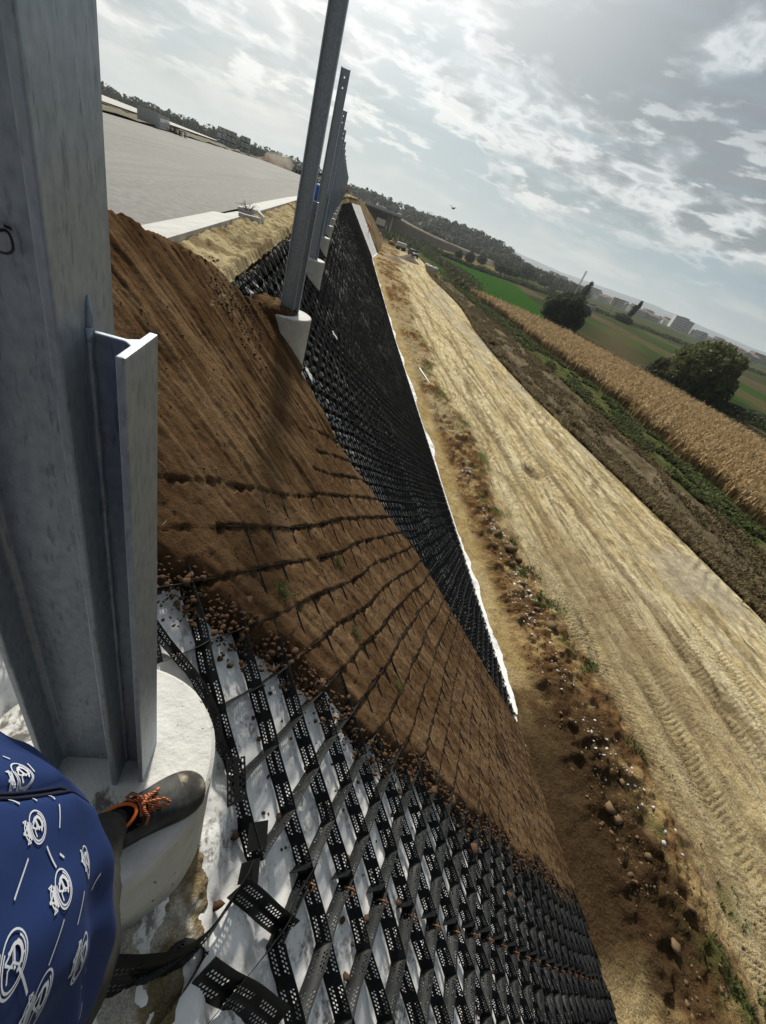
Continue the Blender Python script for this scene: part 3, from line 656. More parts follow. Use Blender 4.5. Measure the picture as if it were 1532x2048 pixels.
def cell_mat(q0, q1, label, dropw=None):
    V, F, U, M = [], [], [], []
    for i in range(-4, 25):
        for j in np.arange(q0, q1+.01, 1):
            for di in (-.5, .5):
                for dj in (-.5, .5):
                    p1_, q1_ = i+di, j+dj
                    if q1_ < q0-.01 or q1_ > q1+.01 or p1_ > 23.6: continue
                    A = L2S(i, j); B = L2S(p1_, q1_); ms, my = (A[0]+B[0])/2, (A[1]+B[1])/2
                    cr = float(s_crest(my))+.02
                    if min(A[0], B[0]) < cr: continue
                    if max(A[0], B[0]) > S_TOE+.12: continue
                    X = P(ms, my, 0)
                    if False: pass
                    if near_pile(X[0], my) or near_pile(*P(A[0], A[1], 0)[:2]) or near_pile(*P(B[0], B[1], 0)[:2]): continue
                    if dropw and dropw(ms, my): continue
                    Dd = math.hypot(my, ms)
                    u0 = .0 if di > 0 else .1525
                    if Dd < 6.5: wall(V, F, U, M, A, B, 6, .0022, u0=u0)
                    elif Dd < 16: wall(V, F, U, M, A, B, 3, .004, u0=u0)
                    elif Dd < 15+45*rng.random(): wall(V, F, U, M, A, B, 2, .0045, u0=u0)
                    else: wall(V, F, U, M, A, B, 1, 0, u0=u0)
    fa = np.array(F)
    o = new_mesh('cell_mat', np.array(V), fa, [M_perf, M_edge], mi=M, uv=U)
    tag(o, label, 'cell mat'); return o
def drop_near(s, y): return s < .50 and y < .62 or s < .62 and y < .40
cell_mat(-6, -1, 'open black perforated cell mat nearest the photographer, below the row of rusty hooks', drop_near)
cell_mat(-1, 22, 'black perforated cell mat partly buried under the poured brown soil', lambda s, y: s < .02 and y < .80 and s > -1.2 or s < .22 and y < .62)
cell_mat(22, 220, 'long empty black cell mat covering the far slope beyond the brown soil')

# loose strips hanging round the near pile (px in the photo -> on the slope)
def onslope(u, v, n=-.03):
    d = ray(u, v); nn = np.array((1, 0, 1.)); k = (-2.05+n*math.sqrt(2)*1.0)/np.dot(d, nn); p = d*k
    s = (p[0]-n*R2)/R2; return s, p[1]
def loose(name, px, h0, h1, label, flat=0.0, n0=0, parent=None):
    pts = [onslope(u, v, -.03) for u, v in px]
    # smooth
    cp = np.array(pts); t = np.linspace(0, len(cp)-1, 8*len(cp)); out = []
    for x in t:
        i = int(min(x, len(cp)-2)); f = x-i; a = cp[max(i-1,0)]; b = cp[i]; c = cp[i+1]; d = cp[min(i+2, len(cp)-1)]
        out.append(.5*((2*b)+(-a+c)*f+(2*a-5*b+4*c-d)*f*f+(-a+3*b-3*c+d)*f**3))
    out = np.array(out); L = np.concatenate([[0], np.cumsum(np.hypot(*np.diff(out, axis=0).T))])
    V, F, U, M = [], [], [], []
    n = len(out); g = np.gradient(out, axis=0); l = np.hypot(g[:,0], g[:,1])+1e-9; os_, oy_ = -g[:,1]/l, g[:,0]/l
    V.extend(P(out[:,0]-os_*flat/2, out[:,1]-oy_*flat/2, h0+n0)); V.extend(P(out[:,0]+os_*flat/2, out[:,1]+oy_*flat/2, h1+n0))
    w_ = math.hypot(h1-h0, flat)
    for i in range(n-1):
        F.append((i, i+1, n+i+1, n+i)); U.extend([(L[i],0),(L[i+1],0),(L[i+1],w_),(L[i],w_)]); M.append(0)
    o = new_mesh(name, np.array(V), np.array(F), [M_perf, M_plain], mi=M, uv=U, smooth=True)
    sm = o.modifiers.new('s', 'SOLIDIFY'); sm.thickness = .0022; sm.offset = 0
    tag(o, label, 'plastic strip'); return o
loose('loose_strip', [(470,1530),(445,1480),(432,1420),(405,1365),(372,1320),(335,1275),(300,1225)], -.10, -.005, 'black perforated strip curving round the far side of the near pile top', .03)
loose('loose_strip', [(205,1952),(262,1950),(330,1937),(385,1905),(420,1868),(455,1815),(484,1772),(500,1735)], -.08, .015, 'black perforated strip rising from beside the trouser leg towards the two plain flaps', .075)
loose('loose_strip', [(330,2046),(375,1985),(402,1938),(418,1905),(405,1880),(378,1878),(345,1905),(300,1935),(268,1945)], -.095, -.01, 'black strip looped back on itself in the lower left of the open cells', .05)
loose('loose_strip', [(404,1945),(450,1975),(500,2000),(560,2046)], -.08, .01, 'short black perforated strip running to the bottom edge from the looped strip', .07)
loose('loose_strip', [(478,1775),(510,1800),(545,1832),(582,1860)], -.08, .01, 'black perforated strip between the plain flaps and the first white diamond', .05)
loose('loose_strip', [(420,2046),(470,1985),(520,1925),(565,1862),(590,1800),(625,1740)], -.08, .01, 'long perforated strip from the first rusty hook down to the bottom edge', .05)

def flap(px, label, n=-.02):
    pts = [P(*onslope(u, v, n), n) for u, v in px]; o = new_mesh('strip_flap', np.array(pts), [(0,1,2,3)], M_perf if 'right beside' in label else M_plain, uv=[(.025,.008),(.025,.09),(.135,.09),(.135,.008)])
    sm = o.modifiers.new('s', 'SOLIDIFY'); sm.thickness = .002; tag(o, label, 'plastic flap'); return o
flap([(453,1518),(490,1512),(493,1597),(454,1616)], 'plain black strip end sticking out right beside the near pile', .0)
flap([(498,1646),(536,1640),(533,1692),(493,1708)], 'upper of two plain black strip ends left of the rusty hooks', -.01)
flap([(483,1727),(520,1715),(515,1768),(474,1770)], 'lower of two plain black strip ends left of the rusty hooks', -.01)

# seam: doubled plain ends and rusty hooks
hookdata = None
nh = 0
for i in range(1, 24):
    A = L2S(i, -1.0); s, y = float(A[0]), float(A[1])
    V = P(np.array([s-.075, s-.012, s-.012, s-.075]), np.array([y-.015, y+.035, y+.035, y-.015])+.01, np.array([-.1, -.1, .004, .004]))
    o = new_mesh('seam_flap', V, [(0,1,2,3)], M_plain); sm = o.modifiers.new('s', 'SOLIDIFY'); sm.thickness = .003
    tag(o, 'small plain black strip end standing at the seam of rusty hooks', 'plastic flap', 'strip ends along the seam')
    if i > 21: continue
    th = -.5+.5*rng.random(); pts = []
    for t in np.linspace(0, 1, 9):
        a = math.pi*(t*.95); r = .034
        ss = s-.035+.055*t-.01*rng.random(); yy = y-.035-.035*t*math.cos(th); nn = -.035+math.sin(a)*.045-(.05 if t > .95 else 0)
        pts.append(P(ss, yy, nn))
    m = MB(); m.tube(pts, .0042, 6); o = m.build('anchor_hook', M_rust, smooth=True)
    tag(o, 'rusty bent steel hook pinning the seam of the black cells', 'anchor hook', 'rusty hooks along the seam')

# ------------------------------------------------------------------ steel posts on concrete piles
def hbeam_poly(x0, x1, y0, y1, tf, tw, r=.008):
    ym = (y0+y1)/2
    a, b = ym-tw/2, ym+tw/2
    return [(x0,y0),(x0+tf,y0),(x0+tf,a-r),(x0+tf+r,a),(x1-tf-r,a),(x1-tf,a-r),(x1-tf,y0),(x1,y0),(x1,y1),(x1-tf,y1),(x1-tf,b+r),(x1-tf-r,b),(x0+tf+r,b),(x0+tf,b+r),(x0+tf,y1),(x0,y1)]
def tri_prism(mb, poly, z0, z1):
    """prism of a concave outline, caps filled by bmesh"""
    n = len(poly); mb.add([(x,y,z0) for x,y in poly]+[(x,y,z1) for x,y in poly], [(i,(i+1)%n,n+(i+1)%n,n+i) for i in range(n)]+[tuple(range(n, 2*n)), tuple(range(n-1,-1,-1))])
def make_post(near):
    root = empty('steel_post', (0,0,0))
    # column: local x across (towards the slope +), y along the row; pile top at z = 0
    m = MB(); poly = hbeam_poly(-.09, .087, -.072, .072, .0135, .009)
    tri_prism(m, poly, -.02 if near else -.02, 3.20)
    col = m.build('column', M_galv, root, bevel=.0028 if near else 0)
    if not near or True:
        for k, zz in enumerate((3.08, 2.93)):
            # bolt holes through the web near the top
            bm_ = bpy.data.meshes.new('bolt_hole'); b = bmesh.new(); bmesh.ops.create_cone(b, cap_ends=True, segments=10, radius1=.014, radius2=.014, depth=.05, matrix=Matrix.Rotation(math.pi/2, 4, 'X')); b.to_mesh(bm_); b.free()
            cu = bpy.data.objects.new('cutter', bm_); C.objects.link(cu); cu.location = (0, 0, zz)
            md_ = col.modifiers.new('h', 'BOOLEAN'); md_.operation = 'DIFFERENCE'; md_.object = cu; md_.solver = 'EXACT'
            bpy.context.view_layer.update()
            dg = bpy.context.evaluated_depsgraph_get(); me = bpy.data.meshes.new_from_object(col.evaluated_get(dg)); col.modifiers.clear(); col.data = me
            bpy.data.objects.remove(cu)
    # stub tee on the slope side
    m = MB(); r = .010; tw = .010
    tee = [(.0895, -tw/2), (.140-r, -tw/2), (.140, -tw/2-r), (.140, -.060), (.152, -.060), (.152, .052), (.140, .052), (.140, tw/2+r), (.140-r, tw/2), (.0895, tw/2)]
    tri_prism(m, tee, -.02, 1.262)
    st = m.build('stub_tee', M_galv, root, bevel=.002 if near else 0)
    if near:
        m = MB(); m.tube([(.0885,-.008,z) for z in np.linspace(.01, 1.268, 40)], [.006+.0015*math.sin(i*2.1) for i in range(40)], 6)
        m.tube([(.089,-.007,1.25),(.0885,-.003,1.285),(.088,0,1.305)], [.007,.005,.0015], 8)
        m.build('weld', M_galv, st, smooth=True)
    # pile
    m = MB(); k = 64 if near else 28; R_ = .325; zs = [0, -.012, -.1, -.3, -.6, -1.4] ; rs = [R_-.012, R_, R_, R_, R_, R_]
    vs = []; fs = []
    for zi, (z, r_) in enumerate(zip(zs, rs)):
        for a in range(k):
            th = 2*math.pi*a/k; rr_ = r_+(.004*mnoise.noise(Vector((math.cos(th)*3, math.sin(th)*3, z*3))) if near else 0)
            vs.append((rr_*math.cos(th)+.01, rr_*math.sin(th)-.02, z))
    for zi in range(len(zs)-1):
        for a in range(k): fs.append((zi*k+a, zi*k+(a+1)%k, (zi+1)*k+(a+1)%k, (zi+1)*k+a)[::-1])
    m.add(vs, fs, 0); m.add([vs[a] for a in range(k)], [tuple(range(k))], 1)
    pl = m.build('concrete_pile', [M_pile, M_conct], root, smooth=True)
    for p in pl.data.polygons:
        if abs(p.normal.z) > .9: p.use_smooth = False
    pl.data.set_sharp_from_angle(angle=math.radians(35)) if hasattr(pl.data, 'set_sharp_from_angle') else None
    return root
def pile_extra(T, v, col, bs):
    s = T.noise(T.vmath('MULTIPLY', v, (1, 1, .35)), 38, 3, .5); d = T.noise(v, 3, 5, .6)
    col = T.mix(T.step(s, .665, .70), col, (.10, .09, .075))
    return T.mix(T.math('MULTIPLY', T.step(d, .47, .62), .55), col, (.34, .30, .22))
M_pile = pmat('cast_concrete_side', None, .85, 0, [(.44,.44,.42), (.55,.55,.53), (.63,.63,.61)], 5, 8, (1,1,1), .35, 25, .008, extra=pile_extra)
lab = {0: 'nearest galvanised steel post, filling the left edge, on a white topped concrete pile',
       1: 'second galvanised post, its concrete pile half buried by the brown soil',
       2: 'third galvanised post, first one whose top with two holes is in view',
       3: 'fourth galvanised post along the crest, next beyond the first whose top is in view',
       4: 'fifth galvanised post along the crest', 5: 'sixth galvanised post along the crest', 6: 'seventh galvanised post along the crest'}
near_post = make_post(True); far_post = make_post(False)
def pile_z(y): return float(np.interp(y, [0,.6,6.12,11.36,16.9,22.2,27.6,33,38.4,120], [-1.505,-1.5,-1.447,-1.397,-1.36,-1.31,-1.27,-1.23,-1.20,-.60]))
for i, y in enumerate(PILE_Y):
    o = near_post if i == 0 else far_post if i == 1 else copy_tree(far_post)
    o.location = (float(xc(y)), y, pile_z(y))
    tag(o, lab.get(i, 'small distant galvanised post in the tight row running to the far end of the crest'), 'steel post', 'steel posts along the crest')

# marker writing on the near web
def stroke(pts, wd, name, parent, yw):
    m = MB()
    for i in range(len(pts)-1):
        (a, b), (c, d) = pts[i], pts[i+1]; w0 = wd[i]; w1 = wd[i+1]; L = math.hypot(c-a, d-b)+1e-9; nx_, nz_ = -(d-b)/L, (c-a)/L
        m.add([(a-nx_*w0, yw-.0004*i, b-nz_*w0), (c-nx_*w1, yw-.0004*i, d-nz_*w1), (c+nx_*w1, yw-.0004*i, d+nz_*w1), (a+nx_*w0, yw-.0004*i, b+nz_*w0)], [(0,1,2,3)])
    return m.build(name, M_marker, parent)
WY = .60-.0045
def onweb(u, v):
    d = ray(u, v); p = d*WY/d[1]; return p[0]-near_post.location.x, p[2]-near_post.location.z
px1 = [(9,448),(14,451),(22,453),(31,454.5),(37,456),(41,459.5)]
px2 = [(0,461),(3,461),(8,459.5),(14,459.5),(21,462.5),(27,468),(32,476),(36,487),(38.5,496),(37,501),(31,504.5),(23,503.5),(16,500),(10,493)]
px3 = [(-14,446),(-8,446),(0,447),(4,450),(3,456),(0,463)]
def cat(px, n=40):
    cp = np.array(px, dtype=float); t = np.linspace(0, len(cp)-1.001, n); out = []
    for x in t:
        i = int(x); f = x-i; a = cp[max(i-1,0)]; b = cp[i]; c = cp[i+1]; d = cp[min(i+2, len(cp)-1)]
        out.append(.5*((2*b)+(-a+c)*f+(2*a-5*b+4*c-d)*f*f+(-a+3*b-3*c+d)*f**3))
    return [tuple(o) for o in out]
for k, (px, w_) in enumerate(((px1, .0032), (px2, .0032), (px3, .004))):
    pts = [onweb(*p) for p in cat(px)]
    n = len(pts); wd = [w_*min(1, .3+min(i, n-1-i)*.25)/2 for i in range(n)]
    stroke(pts, wd, 'marker_writing', near_post, WY-.60-.0012)

# ------------------------------------------------------------------ the photographer
def fab_extra(T, v, col, bs):
    wv = T.noise(v, 260, 2, .5); f = T.noise(T.vmath('MULTIPLY', v, (3, 3, .7)), 2.6, 3, .5)
    b = T.node('ShaderNodeBump', Strength=.25, Distance=.03, Height=T.math('ADD', f, T.math('MULTIPLY', wv, .01))); T.l.new(b.outputs[0], bs.inputs['Normal'])
    return col
M_blue = pmat('dark_blue_cloth', None, .75, 0, [(.006,.022,.095), (.010,.035,.15)], 3, 4, spec=.3, extra=fab_extra)
M_navy = pmat('navy_seam', (.008,.012,.035), .8)
M_print = pmat('white_print', (.60,.64,.72), .7)
M_jean = pmat('charcoal_trouser_cloth', None, .95, 0, [(.022,.023,.022), (.045,.046,.043)], 30, 6, (1,1,1), .4, 200, .002)
M_shoe = pmat('scuffed_black_leather', None, .7, 0, [(.008,.009,.011), (.022,.025,.028), (.09,.09,.08)], 11, 8, (1,1,1), .4, 50, .004)
M_toe = pmat('dusty_toe_cap', None, .85, 0, [(.014,.015,.016), (.05,.048,.042), (.42,.37,.27)], 22, 7)
M_sole = pmat('shoe_sole', None, .85, 0, [(.03,.03,.028), (.09,.08,.06)], 20, 5)
M_orange = pmat('orange_lining', (.62,.13,.025), .8)
M_skin = pmat('skin', (.45,.27,.19), .6)
M_hair = pmat('dark_hair', (.02,.015,.012), .7)
def lace_mat():
    m = bpy.data.materials.new('striped_lace'); m.use_nodes = True; T = NT(m.node_tree); bs = T.n['Principled BSDF']
    wv = T.node('ShaderNodeTexWave', Vector=T.node('ShaderNodeTexCoord').outputs['Object'], Scale=95.0, Distortion=1.5); wv.bands_direction = 'DIAGONAL'
    T.put(bs.inputs['Base Color'], T.mix(T.step(wv.outputs[1], .45, .55), (.02,.015,.012), (.55,.15,.05))); bs.inputs['Roughness'].default_value = .8; return m
M_lace = lace_mat()

person = empty('person', (-.30, .12, -1.5)); tag(person, 'person in a dark blue printed jacket and charcoal trousers standing on the near pile', 'person')
PL = Vector(person.location)
def loc(pts): return [(p[0]-PL.x, p[1]-PL.y, p[2]-PL.z) for p in pts]
# body: one skinned figure (under the clothes)
J = {'pelvis': (-.28,-.02,-.66,.12), 'waist': (-.28,-.04,-.45,.12), 'chest': (-.28,-.06,-.22,.13), 'neck': (-.28,-.07,-.06,.055), 'skull': (-.27,-.06,.06,.085), 'crown': (-.27,-.07,.15,.075),
     'hipR': (-.19,0.03,-.70,.07), 'kneeR': (-.18,.14,-1.05,.035), 'ankR': (-.25,.385,-1.41,.026),
     'hipL': (-.37,-.02,-.70,.085), 'kneeL': (-.44,.06,-1.05,.035), 'ankL': (-.53,.165,-1.41,.026),
     'shR': (-.11,-.08,-.13,.06), 'elR': (.02,-.20,-.36,.042), 'wrR': (.06,-.10,-.12,.028),
     'shL': (-.45,-.08,-.13,.06), 'elL': (-.52,-.14,-.40,.042), 'wrL': (-.50,-.02,-.62,.028)}
E_ = [('pelvis','waist'),('waist','chest'),('chest','neck'),('neck','skull'),('skull','crown'),('pelvis','hipR'),('hipR','kneeR'),('kneeR','ankR'),('pelvis','hipL'),('hipL','kneeL'),('kneeL','ankL'),('chest','shR'),('shR','elR'),('elR','wrR'),('chest','shL'),('shL','elL'),('elL','wrL')]
def skin_fig(name, J, E_, parent, mat, off=PL, rootn='pelvis', sub=2):
    ks = list(J); me = bpy.data.meshes.new(name); me.from_pydata([(J[k][0]-off.x, J[k][1]-off.y, J[k][2]-off.z) for k in ks], [(ks.index(a), ks.index(b)) for a, b in E_], []); me.materials.append(mat)
    o = bpy.data.objects.new(name, me); C.objects.link(o); o.parent = parent
    o.modifiers.new('skin', 'SKIN'); sv = me.skin_vertices[0].data
    for i, k in enumerate(ks): sv[i].radius = (J[k][3], J[k][3]); sv[i].use_root = (k == rootn)
    su = o.modifiers.new('sub', 'SUBSURF'); su.levels = sub; su.render_levels = sub
    bpy.context.view_layer.update(); dg = bpy.context.evaluated_depsgraph_get(); m2 = bpy.data.meshes.new_from_object(o.evaluated_get(dg)); o.modifiers.clear(); o.data = m2
    m2.polygons.foreach_set('use_smooth', np.ones(len(m2.polygons), dtype=bool)); return o
skin_fig('body', J, E_, person, M_skin)
# hand holding the phone side, fingers curled
def hand(wr, dr, up, parent):
    dr = Vector(dr).normalized(); up = Vector(up).normalized(); sd_ = dr.cross(up)
    m = MB(); w0 = Vector(wr); m.tube(loc([w0, w0+dr*.03, w0+dr*.07, w0+dr*.09]), [.022,.030,.034,.026], 10)
    for f, l in zip((-.027,-.009,.009,.027), (.062,.072,.068,.052)):
        b = w0+dr*.085+sd_*f; m.tube(loc([b, b+dr*l*.45+up*.004, b+dr*l*.7-up*.018, b+dr*l*.62-up*.038]), [.0095,.0088,.008,.007], 8)
    b = w0+dr*.03+sd_*.028; m.tube(loc([b, b+sd_*.022+dr*.02, b+sd_*.018+dr*.05-up*.015]), [.012,.011,.008], 8)
    o = m.build('hand', M_skin, parent, smooth=True); return o
hand((-.50,-.02,-.62), (.02,.15,-1), (0,1,.1), person)
m = MB(); m.tube(loc([(-.27,-.085,.02),(-.27,-.09,.08),(-.27,-.085,.15),(-.27,-.075,.20)]), [.080,.097,.092,.03], 14); m.build('hair', M_hair, person, smooth=True)
m = MB(); m.tube(loc([(-.27,.012,.07),(-.27,.035,.035),(-.27,.018,.025)]), [.008,.014,.008], 8); m.build('nose', M_skin, person, smooth=True)
# jacket: a tube of cloth with folds
JZ = [-.10,-.16,-.28,-.42,-.50,-.535,-.55,-.565,-.62,-.72,-.82,-.88]
JX = [-.28,-.28,-.28,-.28,-.280,-.281,-.281,-.282,-.284,-.28,-.27,-.26]
JYc = [-.06,-.06,-.04,-.01,.015,.018,.020,.024,.030,.03,.02,.02]
JRX = [.08,.17,.19,.20,.205,.207,.208,.209,.212,.212,.18,.160]
JRY = [.07,.13,.17,.205,.22,.223,.224,.225,.226,.22,.17,.145]
def jac(th, z, off=0.0):
    x = np.interp(z, JZ[::-1], JX[::-1]); y = np.interp(z, JZ[::-1], JYc[::-1]); rx = np.interp(z, JZ[::-1], JRX[::-1]); ry = np.interp(z, JZ[::-1], JRY[::-1])
    f = 1+.030*np.sin(th*5+z*4+.8)*np.clip((-.2-z)*2.2, 0, 1)+.024*np.sin(th*11-z*13+1.5*np.sin(z*16))*np.clip((-.25-z)*3, 0, 1)+.007*np.sin(th*23+z*21+2*np.sin(th*3))*np.clip((-.25-z)*3, 0, 1)-.045*np.exp(-((th-.815-.03*np.sin(z*14))/.03)**2)
    return np.stack([x+(rx*f+off)*np.cos(th), y+(ry*f+off)*np.sin(th), z+0*th], -1)
TH, ZZ = np.meshgrid(np.linspace(0, 2*math.pi, 220), np.concatenate([np.linspace(-.10,-.50,40), np.linspace(-.505,-.60,30), np.linspace(-.61,-.88,30)]), indexing='ij')
Vj = jac(TH, ZZ)-np.array(PL)
jk = new_mesh('jacket', Vj.reshape(-1,3), grid_faces(*TH.shape), M_blue, person, smooth=True)
sm = jk.modifiers.new('s', 'SOLIDIFY'); sm.thickness = .003; sm.offset = 1
m = MB()
for dth in (-.028, -.010, .012): m.tube(loc([jac(np.array(.815+dth+.03*math.sin(z*14)), np.array(z), .0012) for z in np.linspace(-.2, -.87, 60)]), .0016 if dth else .002, 5)
m.build('seam', M_navy, jk, smooth=True)
# sleeve of the raised arm and of the hanging arm
m = MB(); m.tube(loc([(-.14,-.07,-.13),(-.06,-.13,-.24),(.02,-.21,-.37),(.045,-.16,-.25),(.056,-.12,-.16)]), [.075,.068,.058,.052,.044], 14); m.tube(loc([(-.42,-.07,-.13),(-.48,-.11,-.26),(-.52,-.14,-.40),(-.51,-.08,-.52),(-.503,-.04,-.60)]), [.075,.068,.060,.052,.042], 14)
m.build('sleeves', M_blue, person, smooth=True)
# printed emblems: crown over a ringed monogram, and slanting dashes
def hit(u, v):
    d = ray(u, v); best = None
    for t in np.arange(.2, 1.4, .002):
        p = d*t
        x = np.interp(p[2], JZ[::-1], JX[::-1]); y = np.interp(p[2], JZ[::-1], JYc[::-1]); rx = np.interp(p[2], JZ[::-1], JRX[::-1]); ry = np.interp(p[2], JZ[::-1], JRY[::-1])
        if ((p[0]-x)/rx)**2+((p[1]-y)/ry)**2 < 1: return math.atan2((p[1]-y)/ry, (p[0]-x)/rx), p[2]
    return None
def decal(mb, th0, z0, strokes, ang, sc_, wd):
    ca, sa = math.cos(ang), math.sin(ang)
    for pts in strokes:
        w_ = wd
        if isinstance(pts, tuple): pts, w_ = pts[0], wd*pts[1]
        P2 = [((a*ca-b*sa)*sc_, (a*sa+b*ca)*sc_) for a, b in pts]
        n = len(P2); vs = []
        for i in range(n):
            a = P2[max(i-1, 0)]; b = P2[min(i+1, n-1)]; L = math.hypot(b[0]-a[0], b[1]-a[1])+1e-9; nx_, ny_ = -(b[1]-a[1])/L*w_/2, (b[0]-a[0])/L*w_/2
            for sg in (-1, 1):
                X_, Y_ = P2[i][0]+sg*nx_, P2[i][1]+sg*ny_
                q = jac(np.array(th0+X_/.205), np.array(z0+Y_), .0012); vs.append((q[0]-PL.x, q[1]-PL.y, q[2]-PL.z))
        mb.add(vs, [(2*i, 2*i+1, 2*i+3, 2*i+2) for i in range(n-1)])
def arc(r, a0, a1, n=28, cx_=0, cy_=0): return [(cx_+r*math.cos(math.radians(a0+(a1-a0)*i/n)), cy_+r*math.sin(math.radians(a0+(a1-a0)*i/n))) for i in range(n+1)]
EMB = [arc(1, 0, 360), arc(.84, 60, 330), (arc(.50, -150, 60, 18, .05, -.05), 1.6), ([(-.55,.35),(-.15,.45),(.0,.1),(-.2,-.4),(.1,-.75)], 1.1), ([(.1,.7),(-.15,.1),(.45,.15),(.1,.7)], 1.3), ([(-.25,-.1),(.55,.05)], 1.6), ([(.35,.5),(.6,-.3)], 1.2), (arc(.62, -110, -20, 10), 1.6),
       ([(-.55,1.08),(.55,1.08)], 2.0), arc(.58, 15, 165, 14, 0, 1.14), ([(-.62,1.2),(-.66,1.62),(-.3,1.3),(0,1.75),(.3,1.3),(.66,1.62),(.62,1.2)], 1.5), ([(-.4,1.25),(.4,1.25)], 3.0), ([(0,1.66),(0,1.95)], 1.3), ([(-.1,1.82),(.1,1.82)], 1.3)]
for (u, v, sc_, rot) in ((66,1658,.0120,38),(168,1726,.0120,34),(6,1932,.0150,36),(148,1918,.0125,30),(66,2012,.014,30),(113,1782,.0125,40),(40,1552,.0125,40),(-60,1800,.019,35)):
    h_ = hit(u, v)
    if h_:
        m = MB(); decal(m, h_[0], h_[1], EMB, math.radians(rot-30), sc_, .0013); m.build('printed_emblem', M_print, jk)
for (u0, v0, u1, v1) in ((49,1721,20,1804),(87,1696,106,1738),(151,1790,138,1856),(106,1848,80,1937),(192,1752,184,1780),(106,1616,112,1660),(13,1602,29,1614),(12,1945,36,1994),(170,1938,184,1972),(185,2000,181,2036),(50,1530,62,1548),(8,1510,20,1518),(60,1600,64,1608),(92,1593,98,1606),(115,1710,124,1717)):
    a, b = hit(u0, v0), hit(u1, v1)
    if a and b:
        n = 8; pts = [((b[0]-a[0])*.205*i/n, (b[1]-a[1])*i/n) for i in range(n+1)]; m = MB(); decal(m, a[0], a[1], [pts], 0, 1.0, .0018); m.build('printed_dash', M_print, jk)
# trousers
def trouser(pts, rs, name):
    m = MB(); P3 = []
    cp = np.array(pts); t = np.linspace(0, len(cp)-1.001, 40); R_ = []
    for x in t:
        i = int(x); f = x-i; P3.append(cp[i]*(1-f)+cp[i+1]*f); R_.append((rs[i]*(1-f)+rs[i+1]*f)*(1+.03*math.sin(x*5.2)+.02*math.sin(x*13)+(.06*math.sin(x*22) if x > len(cp)-1.9 else 0)))
    for _ in range(4): P3 = [P3[0]]+[(P3[i-1]+P3[i]*2+P3[i+1])/4 for i in range(1, len(P3)-1)]+[P3[-1]]
    m.tube(loc(P3), R_, 24); return m
m = trouser([(-.19,.0,-.66),(-.168,.080,-.86),(-.180,.15,-1.05),(-.222,.27,-1.25),(-.252,.388,-1.40),(-.252,.395,-1.455)], [.10,.088,.072,.056,.046,.050], 'r')
m2 = trouser([(-.37,-.02,-.66),(-.40,.02,-.86),(-.44,.06,-1.05),(-.49,.11,-1.25),(-.535,.17,-1.42),(-.535,.175,-1.46)], [.10,.092,.080,.066,.056,.060], 'l')
m.add(m2.v, m2.f); m.build('trousers', M_jean, person, smooth=True)

